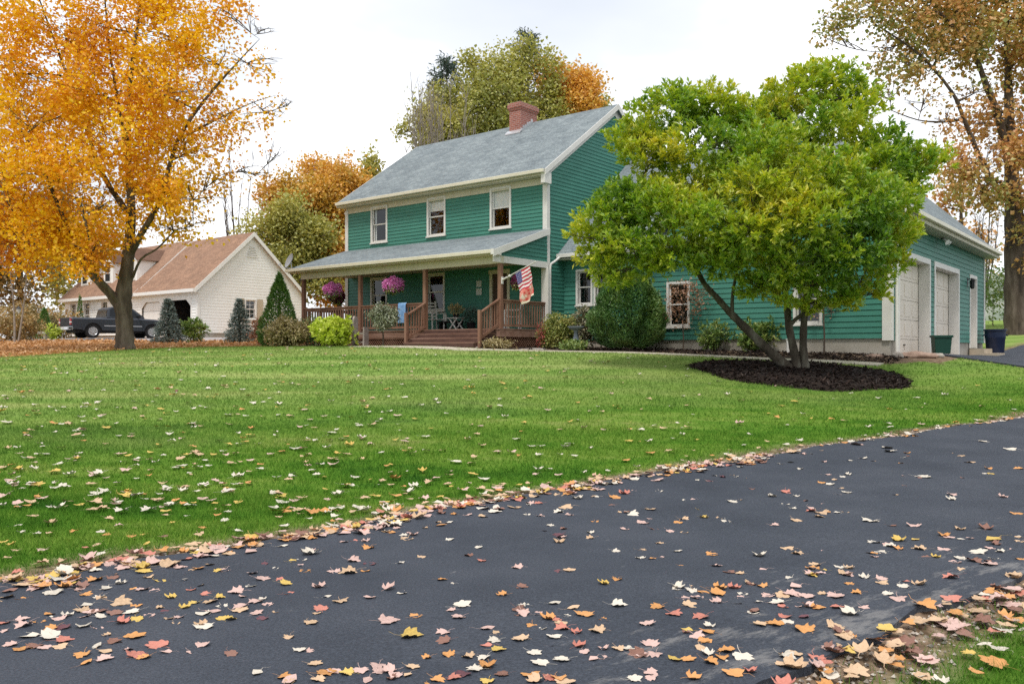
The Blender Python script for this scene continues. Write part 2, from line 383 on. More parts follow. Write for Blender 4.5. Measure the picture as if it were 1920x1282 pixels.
def lawnmat(name, blade=False):
    m, N, L = newmat(name)
    o = N.new('ShaderNodeOutputMaterial')
    g = N.new('ShaderNodeNewGeometry')
    t1 = noisen(N, L, .42, 3, .6, vec=g.outputs['Position'], stretch=(.6, 1.5, 0))
    t2 = noisen(N, L, 2.6, 4, .6, vec=g.outputs['Position'], stretch=(.7, 1.3, 0))
    ad = N.new('ShaderNodeMix'); ad.inputs[0].default_value = .36
    L.new(t1.outputs['Fac'], ad.inputs[2]); L.new(t2.outputs['Fac'], ad.inputs[3])
    if blade:
        c = [(.036, .118, .017), (.083, .205, .026), (.152, .275, .04), (.27, .325, .095)]
    else:
        c = [(.035, .1, .014), (.08, .17, .02), (.14, .22, .04), (.24, .25, .09)]
    r = ramp(N, c, [.34, .46, .57, .7])
    L.new(ad.outputs[0], r.inputs[0])
    col = r.outputs[0]
    if blade:
        r2 = ramp(N, [(.62, .68, .5), (1.0, 1.0, 1.0), (1.25, 1.2, 1.1), (2.3, 1.6, 2.0)], [0, .35, .85, 1])
        L.new(g.outputs['Random Per Island'], r2.inputs[0])
        mx = N.new('ShaderNodeMix'); mx.data_type = 'RGBA'; mx.blend_type = 'MULTIPLY'; mx.inputs[0].default_value = 1
        L.new(col, mx.inputs[6]); L.new(r2.outputs[0], mx.inputs[7]); col = mx.outputs[2]
    # paler, drier turf towards the top of the rise
    sp = N.new('ShaderNodeSeparateXYZ'); L.new(g.outputs['Position'], sp.inputs[0])
    mr = N.new('ShaderNodeMapRange'); mr.inputs[1].default_value = 11; mr.inputs[2].default_value = 19; mr.inputs[4].default_value = .85
    xm = N.new('ShaderNodeMath'); xm.operation = 'MULTIPLY_ADD'; xm.inputs[1].default_value = -.45; L.new(sp.outputs[0], xm.inputs[0]); L.new(sp.outputs[1], xm.inputs[2])
    t3 = noisen(N, L, .35, 3, vec=g.outputs['Position']); wob = N.new('ShaderNodeMath'); wob.operation = 'MULTIPLY_ADD'; wob.inputs[1].default_value = 7
    L.new(t3.outputs['Fac'], wob.inputs[0]); sb = N.new('ShaderNodeMath'); sb.operation = 'ADD'; sb.inputs[1].default_value = -3.5
    L.new(xm.outputs[0], sb.inputs[0]); L.new(sb.outputs[0], wob.inputs[2])
    L.new(wob.outputs[0], mr.inputs[0])
    t4 = noisen(N, L, .55, 4, .6, vec=g.outputs['Position'], stretch=(.25, 1.6, 0))
    r4 = ramp(N, [(.15, .25, .055), (.225, .315, .085), (.32, .365, .13)], [.36, .5, .64]); L.new(t4.outputs['Fac'], r4.inputs[0])
    mz = N.new('ShaderNodeMix'); mz.data_type = 'RGBA'; L.new(mr.outputs[0], mz.inputs[0]); L.new(col, mz.inputs[6]); L.new(r4.outputs[0], mz.inputs[7]); col = mz.outputs[2]
    if not blade:
        at = N.new('ShaderNodeAttribute'); at.attribute_name = 'soil'
        ts = noisen(N, L, 9, 5, .65, vec=g.outputs['Position'])
        rs = ramp(N, [(.11, .075, .05), (.2, .14, .095), (.3, .23, .17)], [.35, .5, .65]); L.new(ts.outputs['Fac'], rs.inputs[0])
        ms = N.new('ShaderNodeMix'); ms.data_type = 'RGBA'; L.new(at.outputs['Fac'], ms.inputs[0]); L.new(col, ms.inputs[6]); L.new(rs.outputs[0], ms.inputs[7]); col = ms.outputs[2]
        at2 = N.new('ShaderNodeAttribute'); at2.attribute_name = 'litter'
        tl = noisen(N, L, 5, 5, .7, vec=g.outputs['Position'])
        rl = ramp(N, [(.22, .12, .05), (.42, .22, .08), (.55, .33, .15)], [.35, .5, .65]); L.new(tl.outputs['Fac'], rl.inputs[0])
        m2 = N.new('ShaderNodeMix'); m2.data_type = 'RGBA'; L.new(at2.outputs['Fac'], m2.inputs[0]); L.new(col, m2.inputs[6]); L.new(rl.outputs[0], m2.inputs[7]); col = m2.outputs[2]
    d = N.new('ShaderNodeBsdfDiffuse'); L.new(col, d.inputs[0])
    if blade:
        tr = N.new('ShaderNodeBsdfTranslucent'); L.new(col, tr.inputs[0])
        x = N.new('ShaderNodeMixShader'); x.inputs[0].default_value = .3; L.new(d.outputs[0], x.inputs[1]); L.new(tr.outputs[0], x.inputs[2])
        L.new(x.outputs[0], o.inputs[0])
    else:
        tb = noisen(N, L, 30, 3, vec=g.outputs['Position']); bp = N.new('ShaderNodeBump'); bp.inputs['Strength'].default_value = .6; bp.inputs['Distance'].default_value = .03
        L.new(tb.outputs['Fac'], bp.inputs['Height']); L.new(bp.outputs[0], d.inputs['Normal'])
        L.new(d.outputs[0], o.inputs[0])
    return m
M['lawn'] = lawnmat('lawn_turf'); M['blade'] = lawnmat('grass_blades', True)

def sstep(a, b, x):
    t = np.clip((x - a) / (b - a), 0, 1); return t * t * (3 - 2 * t)

def build_ground():
    xs = np.concatenate([np.linspace(-400, -40, 37)[:-1], np.linspace(-40, -13, 55)[:-1], np.linspace(-13, 15, 180)[:-1], np.linspace(15, 40, 51)[:-1], np.linspace(40, 400, 37)])
    ys = np.concatenate([np.linspace(-60, 0, 25)[:-1], np.linspace(0, 16, 130)[:-1], np.linspace(16, 34, 110)[:-1], np.linspace(34, 70, 60)[:-1], np.linspace(70, 500, 40)])
    X, Y = np.meshgrid(xs, ys)
    Z = gz(np.clip(X, -80, 80), np.clip(Y, -20, 140))
    m, n = mn(X, Y)
    dr = (n < n_up(m) - .12) & (n > n_lo(m) + .12) & (m > -30) & (m < 45)
    Z = Z - .05 * dr
    nx, ny = len(xs), len(ys)
    V = np.stack([X.ravel(), Y.ravel(), Z.ravel()], 1)
    i = np.arange(nx * ny).reshape(ny, nx)
    FA = np.stack([i[:-1, :-1].ravel(), i[:-1, 1:].ravel(), i[1:, 1:].ravel(), i[1:, :-1].ravel()], 1)
    o = np_mesh('ground', V, FA, M['lawn'], smooth=True); tag(o, kind='structure')
    m, n = mn(V[:, 0], V[:, 1]); a, b = ab(V[:, 0], V[:, 1])
    w = .5 + .5 * np.sin(m * 1.3) * np.sin(m * .47 + 1)
    soil = np.maximum((1 - sstep(.14, .34 + .4 * w, n - n_up(m))) * (n > 4), (1 - sstep(.1, .55, n_lo(m) - n)) * (n < 4))
    bed = ((b > bed_edge(a)) & (a > -13) & (a < 12) & (b < 12)).astype(float)
    lit = sstep(-.3, .5, V[:, 1] - leafy_edge(V[:, 0])) * (a < -4)
    for nm, val in (('soil', np.maximum(soil, bed)), ('litter', lit)):
        at = o.data.attributes.new(nm, 'FLOAT', 'POINT'); at.data.foreach_set('value', val.astype(np.float32))
build_ground()

def sheet(name, rows, mat, dz=.02, skirt=.12, kind='structure'):
    """rows: list of lists of (x,y) making a grid laid on the ground"""
    A = np.array(rows, float); R, Cn = A.shape[:2]
    Z = gz(A[..., 0], A[..., 1]) + dz
    V = np.concatenate([A.reshape(-1, 2), Z.reshape(-1, 1)], 1)
    i = np.arange(R * Cn).reshape(R, Cn)
    FA = [np.stack([i[:-1, :-1].ravel(), i[:-1, 1:].ravel(), i[1:, 1:].ravel(), i[1:, :-1].ravel()], 1)]
    loop = np.concatenate([i[0, :], i[1:, -1], i[-1, -2::-1], i[-2:0:-1, 0]])
    low = V[loop].copy(); low[:, 2] -= skirt
    k = len(V) + np.arange(len(loop)); V = np.concatenate([V, low])
    FA.append(np.stack([loop, np.roll(loop, -1), np.roll(k, -1), k], 1))
    return tag(np_mesh(name, V, np.concatenate(FA), mat, smooth=False), kind=kind)

def asphalt():
    m, N, L = newmat('asphalt')
    o = N.new('ShaderNodeOutputMaterial'); b = N.new('ShaderNodeBsdfPrincipled'); L.new(b.outputs[0], o.inputs[0])
    g = N.new('ShaderNodeNewGeometry'); p = g.outputs['Position']
    t = noisen(N, L, .9, 6, .6, vec=p); r = ramp(N, [(.031, .037, .05), (.041, .048, .063), (.054, .061, .077)], [.3, .5, .7]); L.new(t.outputs['Fac'], r.inputs[0])
    # aggregate
    v = noisen(N, L, 75, 4, .85, vec=p); rv = ramp(N, [(.45, .45, .45), (1, 1, 1), (1.9, 1.9, 1.85)], [.3, .5, .72]); L.new(v.outputs['Fac'], rv.inputs[0])
    mx = N.new('ShaderNodeMix'); mx.data_type = 'RGBA'; mx.blend_type = 'MULTIPLY'; mx.inputs[0].default_value = .9
    L.new(r.outputs[0], mx.inputs[6]); L.new(rv.outputs[0], mx.inputs[7])
    # dusty scuffs, mostly toward the near edge
    mp = N.new('ShaderNodeMapping'); mp.inputs['Rotation'].default_value = (0, 0, -math.atan2(.6, .8)); L.new(p, mp.inputs['Vector'])
    s = N.new('ShaderNodeSeparateXYZ'); L.new(mp.outputs[0], s.inputs[0])
    mr = N.new('ShaderNodeMapRange'); mr.inputs[1].default_value = 2.1; mr.inputs[2].default_value = 3.6; mr.inputs[3].default_value = .17; mr.inputs[4].default_value = 0
    L.new(s.outputs[1], mr.inputs[0])
    d = noisen(N, L, 3.4, 8, .75, vec=mp.outputs[0], stretch=(.5, 1.6, 1)); ad = N.new('ShaderNodeMath'); ad.operation = 'ADD'
    L.new(d.outputs['Fac'], ad.inputs[0]); L.new(mr.outputs[0], ad.inputs[1])
    rd = ramp(N, [(0, 0, 0), (.5, .5, .5)], [.66, .76]); L.new(ad.outputs[0], rd.inputs[0])
    sc = noisen(N, L, 11, 4, .8, vec=mp.outputs[0], stretch=(.35, 1.4, 1)); rs = ramp(N, [(0, 0, 0), (.8, .8, .8)], [.69, .76]); L.new(sc.outputs['Fac'], rs.inputs[0])
    mxx = N.new('ShaderNodeMath'); mxx.operation = 'MAXIMUM'; L.new(rd.outputs[0], mxx.inputs[0]); L.new(rs.outputs[0], mxx.inputs[1])
    m2 = N.new('ShaderNodeMix'); m2.data_type = 'RGBA'; L.new(mxx.outputs[0], m2.inputs[0]); L.new(mx.outputs[2], m2.inputs[6]); m2.inputs[7].default_value = (.27, .26, .25, 1)
    L.new(m2.outputs[2], b.inputs['Base Color'])
    b.inputs['Roughness'].default_value = .75; b.inputs['Specular IOR Level'].default_value = .25
    bp = N.new('ShaderNodeBump'); bp.inputs['Strength'].default_value = .5; bp.inputs['Distance'].default_value = .006
    L.new(v.outputs['Fac'], bp.inputs['Height']); L.new(bp.outputs[0], b.inputs['Normal'])
    return m
M['asphalt'] = asphalt()
def build_drive():
    ms = np.arange(-28, 44, .3); rows = []
    for k, m in enumerate(ms):
        lo, up = n_lo(m), n_up(m)
        jl = .03 * math.sin(k * 2.7) + .02 * math.sin(k * 1.3)
        f = np.concatenate([[0, .03], np.linspace(.08, 1, 16)])
        rows.append([xy(m, lo + jl + (up - lo - jl) * t) for t in f])
    o = sheet('driveway', rows, M['asphalt'], .035, .16)
    for p in o.data.polygons: p.use_smooth = True
    o.data.set_sharp_from_angle(angle=math.radians(50))
build_drive()

def build_walks():
    rows = []
    for a in np.arange(-4.4, 11.2, .3):
        e = float(bed_edge(a)); w = .9 if a < .8 else .42
        rows.append([hw(a, e - .02 - w * (1 - t)) for t in np.linspace(0, 1, 4)])
    sheet('path', rows, M['path'], .03, .1)
    # neighbour's drive
    rows = []
    for t in np.linspace(0, 1, 40):
        x = -60 + 46 * t
        c = 40.5 + 2.0 * t
        rows.append([(x, c - 3.2 + 6.4 * k) for k in np.linspace(0, 1, 6)])
    sheet('road', rows, pbr('pale_old_asphalt', [(.3, .27, .26), (.4, .37, .36)], .9, 1.5), .03, .1)
build_walks()

# ------------------------------------------------------------------ grass blades
def build_grass():
    r = np.random.default_rng(3)
    out_v = []; 
    def band(y0, y1, dens, w, h, lower=False):
        xr = .85 if lower else .72
        A = (y1 - y0) * (y0 + y1) * xr
        n = int(A * dens)
        y = np.sqrt(r.random(n) * (y1 ** 2 - y0 ** 2) + y0 ** 2); x = (r.random(n) * 2 - 1) * xr * y
        k = is_lawn(x, y); x, y = x[k], y[k]
        m, nn = mn(x, y)
        if lower: k = nn < 4
        else: k = nn > 4
        # thin out beside the drive where the turf is worn
        ww = .5 + .5 * np.sin(m * 1.3) * np.sin(m * .47 + 1)
        dist = np.where(nn > 4, nn - n_up(m), n_lo(m) - nn)
        keep = r.random(len(x)) < np.where(nn > 4, .05 + .95 * sstep(.10, .34 + .42 * ww, dist), .1 + .9 * sstep(.12, .6, dist))
        k &= keep; x, y = x[k], y[k]; n = len(x)
        z = gz(x, y)
        patch = np.sin(x * 2.3 + np.sin(y * 1.7) * 2) * np.sin(y * 2.9 + np.sin(x * 1.1) * 2)
        hh = h * (.55 + .75 * r.random(n)) * (1 + .22 * patch); an = r.random(n) * 2 * np.pi; ln = hh * (.25 + .7 * r.random(n)); la = r.random(n) * 2 * np.pi
        b = np.stack([x, y, z - .005], 1); s = np.stack([np.cos(an), np.sin(an), 0 * an], 1) * (w * (.7 + .6 * r.random(n)))[:, None] * .5
        tip = b + np.stack([np.cos(la) * ln, np.sin(la) * ln, hh], 1)
        out_v.append(np.stack([b - s, b + s, tip], 1).reshape(-1, 3))
    band(1.6, 6.2, 6500, .0045, .05, True)
    band(4.4, 8, 4200, .006, .05)
    band(8, 12, 1700, .009, .05)
    band(12, 18, 620, .014, .05)
    band(18, 33, 190, .024, .05)
    V = np.concatenate(out_v); FA = np.arange(len(V)).reshape(-1, 3)
    o = np_mesh('grass', V, FA, M['blade']); tag(o, 'short mown lawn grass between the driveway and the green house', 'grass', kind='stuff')
    print('grass blades', len(FA))
build_grass()

# ------------------------------------------------------------------ leaves and trees
def leaf_arrays(Pn, D, L, W, r, upbias=1.0, fold=.18, side=.6):
    n = len(Pn)
    ref = np.array([0, 0, 1.0]) * upbias + r.normal(size=(n, 3)) * side
    S = unit(np.cross(D, ref)); Nn = np.cross(S, D)
    L = L[:, None]; W = W[:, None]
    mid = Pn + D * L * .48 
    V = np.stack([Pn, mid + S * W * .5 + Nn * W * fold, Pn + D * L - Nn * L * .06, mid - S * W * .5 + Nn * W * fold], 1)
    return V.reshape(-1, 3)

def blob_points(blobs, r, power=.42):
    """sprig centres in a list of (centre, (rx,ry,rz), count)"""
    Ps = []; Os = []
    for c, rad, n in blobs:
        d = unit(r.normal(size=(n, 3))); q = r.random(n) ** power
        p = d * q[:, None] * np.array(rad)
        Ps.append(p + np.array(c)); Os.append(d)
    return np.concatenate(Ps), np.concatenate(Os)

def gate(Pn, freq, thr, seed=0, zf=1.0):
    v = np.array([noise.noise(Vector((p[0] * freq + seed, p[1] * freq, p[2] * freq * zf))) for p in Pn])
    return v > thr

def bez(p0, p1, sag, r, k=7, jit=.06):
    p0, p1 = Vector(p0), Vector(p1); d = (p1 - p0); l = d.length
    c = p0 + d * .45 + Vector((0, 0, sag * l)) + Vector(r.normal(size=3)) * jit * l
    return [p0 * (1 - t) ** 2 + c * 2 * t * (1 - t) + p1 * t * t for t in np.linspace(0, 1, k)]

def tree(name, label, cat, base, limbs, blobs, bark, leaf, lsize, per=6, spread=.22, style='random', wr=.85, twigs=6, gthr=-.15, gfreq=.8,
         group=None, seed=1, power=.42, twig_r=.012, taper=.62, bare=None, sides=8, limb_r=.05, up=1.0, only_from=0, zf=1.0):
    r = np.random.default_rng(seed)
    root = empty(name, base); tag(root, label, cat, group)
    b0 = Vector(base)
    mb = MB(); nodes = []
    for li, lm in enumerate(limbs):
        pts = [Vector(p) for p, _ in lm]; rd = [q for _, q in lm]
        # smooth resample
        pp = []; rr = []
        for i in range(len(pts) - 1):
            for t in np.linspace(0, 1, 4)[:-1]:
                pm = pts[max(i - 1, 0)]; pn = pts[min(i + 2, len(pts) - 1)]
                a, b = pts[i], pts[i + 1]
                q = .5 * ((2 * a) + (-pm + b) * t + (2 * pm - 5 * a + 4 * b - pn) * t * t + (-pm + 3 * a - 3 * b + pn) * t ** 3)
                pp.append(q); rr.append(rd[i] + (rd[i + 1] - rd[i]) * t)
        pp.append(pts[-1]); rr.append(rd[-1])
        rr = [x * (1 + .07 * math.sin(i * 2.3 + li)) for i, x in enumerate(rr)]
        mb.tube([p - b0 for p in pp], rr, sides + 4)
        if li >= 0: nodes += [(p, q) for i, (p, q) in enumerate(zip(pp, rr)) if i >= (len(pp) * .35 if li >= only_from else len(pp))]
    blob_c = [np.array(b[0]) for b in blobs]
    order = sorted(range(len(blobs)), key=lambda i: (Vector(blob_c[i]) - b0).length)
    tips = []
    for i in order:
        c = Vector(blobs[i][0]); best = min(nodes, key=lambda nq: (nq[0] - c).length + max(0, (nq[0].z - c.z)) * 1.2)
        path = bez(best[0], c, -.02 if c.z > best[0].z else .12, r, 8, .07)
        r0 = min(best[1] * taper, limb_r + .02 * (c - best[0]).length); rad = list(np.linspace(r0, max(twig_r * 1.3, r0 * .3), 8))
        mb.tube([p - b0 for p in path], rad, sides - 2)
        nodes += list(zip(path[2:], rad[2:]))
        R = np.array(blobs[i][1])
        for k in range(twigs):
            d = unit(r.normal(size=3)); d[2] = abs(d[2]) * .8 - .15
            e = c + Vector(d * R * (.75 + .35 * r.random()))
            st = path[int(r.integers(3, 8))]
            tp = bez(st, e, .05, r, 6, .1)
            mb.tube([p - b0 for p in tp], list(np.linspace(max(twig_r * 1.2, rad[-1] * .7), twig_r * .4, 6)), max(4, sides - 4), cap=False)
            for j in (2, 3, 4):
                d2 = Vector(unit(r.normal(size=3))) * float(R.mean()) * .35
                mb.tube([q - b0 for q in bez(tp[j], tp[j] + d2 + (tp[5] - tp[4]), .03, r, 4, .1)], [twig_r * .6, twig_r * .5, twig_r * .4, twig_r * .25], 3, cap=False)
            tips += [np.array(q) for q in tp[2:]]
    mb.build('trunk', bark, root, smooth=True)
    if leaf is None: return root
    Pn, O = blob_points(blobs, r, power)
    k = gate(Pn, gfreq, gthr, seed * 3.7, zf); Pn, O = Pn[k], O[k]
    n = len(Pn)
    Pl = np.repeat(Pn, per, 0); Ol = np.repeat(O, per, 0)
    if style == 'sprig':
        ax = unit(Ol * .75 + np.array([0, 0, .55]) + r.normal(size=Ol.shape) * .15)
        rv = r.normal(size=Ol.shape); rad = unit(np.cross(ax, rv))
        D = unit(ax * .75 + rad * (.35 + .75 * r.random((len(ax), 1))))
        off = ax * (r.random((len(ax), 1)) - .5) * spread * 1.4 + np.repeat(r.normal(size=(n, 3)) * spread * .3, per, 0)
        Pl = Pl + off
    else:
        Pl = Pl + r.normal(size=Pl.shape) * spread
        D = unit(r.normal(size=Pl.shape) + Ol * .5 + np.array([0, 0, -.25]))
    L = lsize * (.6 + .75 * r.random(len(Pl)))
    V = leaf_arrays(Pl - np.array(base), D, L, L * wr * (.8 + .4 * r.random(len(L))), r, upbias=up)
    np_mesh('crown', V, np.arange(len(V)).reshape(-1, 4), leaf, root)
    return root

def pxblobs(lst, Y, dens, flat=.8, depth=1.0):
    s = Y / F; out = []
    for b in lst:
        px, py, rp, dy = b[:4]; k = b[4] if len(b) > 4 else 1
        c = P(px, py, Y + dy); c.x = (px - HX) / F * (Y); c.z = E - (py - HY) / F * Y
        R = rp * s
        out.append((tuple((c.x, Y + dy, c.z)), (R, R * depth, R * flat), max(8, int(dens * k * R * R))))
    return out

# --- orange maple on the left
OB = P(234, 656, 27); OB.z = g1(OB.x, OB.y)
def o_(px, py, dy=0): q = P(px, py, 27); return (q.x, 27 + dy, q.z)
om_limbs = [
    [(o_(235, 675), .42), (o_(234, 655), .335), (o_(234, 635), .285), (o_(233, 600), .262), (o_(231, 572), .27), (o_(233, 540), .245), (o_(238, 505), .21), (o_(243, 450), .17), (o_(246, 380), .13), (o_(240, 290), .10), (o_(245, 150), .07), (o_(262, 20), .045), (o_(266, -90), .02)],
    [(o_(230, 590), .17), (o_(214, 560), .16), (o_(192, 535), .135), (o_(170, 512), .11), (o_(150, 475), .09), (o_(128, 410, -.3), .065), (o_(95, 320, -.5), .05), (o_(50, 240, -.5), .03)],
    [(o_(228, 572, -.1), .09), (o_(215, 540, -.5), .07), (o_(204, 515, -.9), .06), (o_(212, 470, -1.4), .05), (o_(205, 400, -1.8), .035)],
    [(o_(243, 480), .12), (o_(270, 440, -.2), .1), (o_(310, 380, -.4), .075), (o_(345, 270, -.5), .06), (o_(400, 190, -.5), .045), (o_(458, 120, -.4), .022), (o_(492, 80, -.3), .005)],
    [(o_(252, 520, -.1), .045), (o_(275, 488, -.4), .035), (o_(310, 470, -.6), .028), (o_(345, 440, -.8), .02)],
    [(o_(345, 270, -.5), .05), (o_(420, 225, -.3), .03), (o_(480, 195, -.2), .014), (o_(522, 180, -.1), .004)],
    [(o_(240, 400), .1), (o_(180, 320, .4), .08), (o_(140, 220, .6), .06), (o_(90, 90, .7), .04), (o_(50, -20, .7), .02)],
    [(o_(244, 330), .09), (o_(215, 210, .4), .06), (o_(190, 90, .6), .035), (o_(175, -40, .7), .02)],
]
om_b = [(230, 60, 105, 0), (120, 70, 105, .5), (330, 70, 95, -.3), (30, 140, 105, 0), (190, 190, 110, -1), (320, 190, 95, -.8), (90, 240, 110, -.5), (-30, 290, 110, 0),
        (270, 290, 100, -1.2), (365, 290, 62, -.5), (150, 350, 100, -1.2), (30, 380, 105, -.5), (320, 375, 72, -1, .9), (235, 400, 85, -1.4), (60, 455, 85, 0), (-40, 430, 100, .5), (130, 440, 75, -.7, 1.1), (215, 480, 45, -1.4),
        (290, -70, 120, 0), (130, -90, 130, 0), (-10, -20, 120, 0), (395, 120, 62, -.3, 1.0), (440, 40, 55, -.2, .85), (495, 60, 26, -.2, .5), (540, 200, 24, -.1, .4), (425, 240, 62, -.3, .42), (500, 215, 48, -.2, .28), (478, 130, 52, -.2, .35), (385, 385, 58, -1, .6), (520, 290, 34, 0, .25), (480, 330, 40, 0, .25), (410, 330, 40, 0, .4), (190, 500, 36, -1.2),
        (240, 140, 130, 2.2, .8), (70, 190, 130, 2.2, .8), (250, 330, 110, 2, .8), (90, 370, 110, 2, .8), (380, 430, 50, -.8, .45), (345, 440, 45, -.9, .6), (165, 430, 50, 1.2)]
tree('maple_tree', 'tall orange maple tree standing in fallen leaves at the edge of the lawn', 'tree', tuple(OB), om_limbs,
     pxblobs(om_b, 27, 185, .85), M['bark_grey'], M['l_orange'], .118, per=8, spread=.17, twigs=7, gthr=-.03, gfreq=.9, seed=11, twig_r=.014, power=.5)

# --- green tree in the mulch ring
def gt(px, py, dy=0): q = P(px, py, 19); return (q.x, 19 + dy, q.z)
GB = Vector((6.42, 19.0, g1(6.42, 19.0)))
g_limbs = [
    [(gt(1483, 702), .16), (gt(1476, 688), .125), (gt(1452, 667), .108), (gt(1425, 642), .1), (gt(1395, 612), .092), (gt(1366, 583), .08), (gt(1340, 556, -.1), .068), (gt(1318, 535, -.2), .06), (gt(1296, 500, -.3), .05), (gt(1255, 440, -.4), .035)],
    [(gt(1494, 700), .13), (gt(1493, 684), .1), (gt(1487, 650), .088), (gt(1479, 612), .082), (gt(1476, 575), .072), (gt(1470, 535), .062), (gt(1455, 470), .05), (gt(1420, 380), .04), (gt(1370, 280), .03)],
    [(gt(1512, 700), .13), (gt(1509, 684), .1), (gt(1506, 650), .085), (gt(1507, 610), .078), (gt(1511, 570), .068), (gt(1520, 520), .058), (gt(1545, 430), .045), (gt(1560, 300), .035), (gt(1560, 190), .02)],
    [(gt(1481, 612), .045), (gt(1490, 600), .045), (gt(1507, 588), .045)],
    [(gt(1373, 588), .045), (gt(1371, 560, -.1), .04), (gt(1375, 520, -.2), .032), (gt(1390, 450, -.3), .025)],
    [(gt(1511, 560), .05), (gt(1570, 480, -.3), .04), (gt(1640, 400, -.2), .03), (gt(1720, 320, 0), .02)],
]
g_b = [(1560, 145, 68, .3), (1500, 165, 66, .2), (1610, 190, 66, .2), (1455, 215, 66, .3), (1540, 235, 75, -.4), (1325, 195, 70, .2), (1265, 200, 72, .2), (1212, 225, 60, .1), (1190, 262, 56, .1), (1385, 225, 70, .2), (1220, 300, 62, -.2), (1300, 285, 80, -.5),
       (1650, 270, 62, .1), (1625, 320, 68, -.3), (1700, 300, 55, .1), (1752, 295, 44, .2), (1700, 345, 50, .1), (1420, 300, 85, -1.0), (1490, 340, 80, -1.4), (1390, 370, 80, -1.5), (1180, 375, 66, -.3), (1140, 415, 62, -.2), (1240, 400, 72, -.9), (1100, 445, 40, 0), (1125, 485, 46, 0), (1180, 470, 62, -.6),
       (1300, 420, 78, -1.5), (1370, 450, 76, -1.7), (1460, 430, 85, -1.8), (1550, 400, 82, -1.6), (1620, 390, 66, -1.0), (1665, 430, 50, -.3), (1610, 455, 66, -1.1), (1540, 480, 72, -1.6), (1250, 480, 58, -.9), (1320, 500, 56, -1.0), (1430, 510, 62, -1.3), (1500, 535, 46, -1.0), (1590, 520, 52, -.9), (1660, 490, 40, -.2), (1395, 540, 40, -.8), (1215, 505, 36, -.4), (1555, 558, 36, -.7), (1440, 560, 38, -.9),  (1495, 575, 28, -.6), (1600, 565, 26, .3), (1620, 555, 26, -.6), (1155, 520, 34, -.1),
       (1300, 350, 100, 1.4, .8), (1450, 300, 110, 1.6, .8), (1560, 330, 100, 1.5, .8), (1400, 430, 100, 1.5, .8), (1550, 460, 90, 1.4, .7), (1200, 440, 70, 1.1, .8), (1460, 180, 60, 1.2, .7)]
tree('magnolia_tree', 'broad bright green tree with leaning trunks in a dark mulch ring', 'tree', tuple(GB), g_limbs,
     pxblobs(g_b, 19, 300, .58), M['bark_dark'], M['l_green'], .12, per=15, spread=.13, style='sprig', wr=.42, twigs=5, gthr=-.33, gfreq=.95, zf=2.3, seed=5, twig_r=.008, power=.42, up=.8)

# --- bronze oak on the right
RB = P(1905, 628, 38); RB.z = g1(RB.x, RB.y)
def rt(px, py, dy=0): q = P(px, py, 38); return (q.x, 38 + dy, q.z)
r_limbs = [
    [(rt(1906, 650), .72), (rt(1906, 628), .56), (rt(1905, 600), .49), (rt(1904, 540), .46), (rt(1903, 470), .43), (rt(1901, 400), .38), (rt(1897, 330), .31), (rt(1893, 240), .22), (rt(1890, 130), .15), (rt(1886, 20), .1), (rt(1884, -100), .08)],
    [(rt(1897, 330), .2), (rt(1860, 225, -.5), .16), (rt(1830, 170, -.8), .13), (rt(1800, 110, -1), .1), (rt(1740, 40, -1), .06)],
    [(rt(1900, 390), .16), (rt(1840, 330, -.5), .12), (rt(1785, 235, -1), .09), (rt(1760, 190, -1.2), .07), (rt(1700, 120, -1.2), .05), (rt(1620, 60, -1), .03)],
    [(rt(1897, 330), .2), (rt(1950, 240, .3), .15), (rt(2010, 150, .4), .1), (rt(2060, 40, .4), .06)],
    [(rt(1785, 235, -1), .06), (rt(1750, 240, -1), .05), (rt(1700, 238, -1.1), .03), (rt(1650, 220, -1.1), .02)],
    [(rt(1901, 420), .12), (rt(1870, 380, -1), .09), (rt(1830, 350, -1.6), .06), (rt(1780, 350, -2), .03)],
]
r_b = [(1860, 40, 85, 0), (1780, 30, 80, -.8), (1700, 50, 75, -1), (1620, 35, 60, -1, .8), (1560, 55, 42, -1, .6), (1690, -40, 90, -.5), (1800, -60, 100, 0), (1920, -40, 100, .3), (1900, 110, 70, -1), (1960, 60, 90, .3), (1820, 100, 62, -1.2), (1750, 110, 55, -1.2, .8), (1690, 140, 50, -1.2, .55), (1650, 110, 45, -1, .55),
       (1800, 190, 42, -1.1, .45), (1710, 200, 45, -1.1, .4), (1760, 240, 42, -1.1, .4), (1850, 240, 58, -.8, .9), (1900, 280, 60, -1, 1.2), (1960, 250, 90, .4), (1870, 330, 55, -1.3, 1.1), (1810, 310, 55, -1.5, 1), (1790, 370, 45, -1.8, 1.1), (1770, 330, 50, -1.6, .8), (1830, 380, 34, -1.6, .9), (1900, 380, 40, -1.2, .8), (1912, 440, 36, -1.0, .9), (1960, 400, 70, .4), (1905, 495, 20, -.9, .8),
       (1990, 130, 110, .5), (1850, -20, 110, 2.4, .7), (1900, 200, 60, 2, .5), (1650, 185, 40, -1, .35), (1540, 90, 30, -1, .4), (1720, 90, 60, 1.2, .5)]
tree('oak_tree', 'tall oak with bronze and olive leaves and thick trunk beside the garage', 'tree', tuple(RB), r_limbs,
     pxblobs(r_b, 38, 88, .8), M['bark_grey'], M['l_oak'], .185, per=7, spread=.22, twigs=6, gthr=-.1, gfreq=.8, seed=23, twig_r=.018, power=.55)

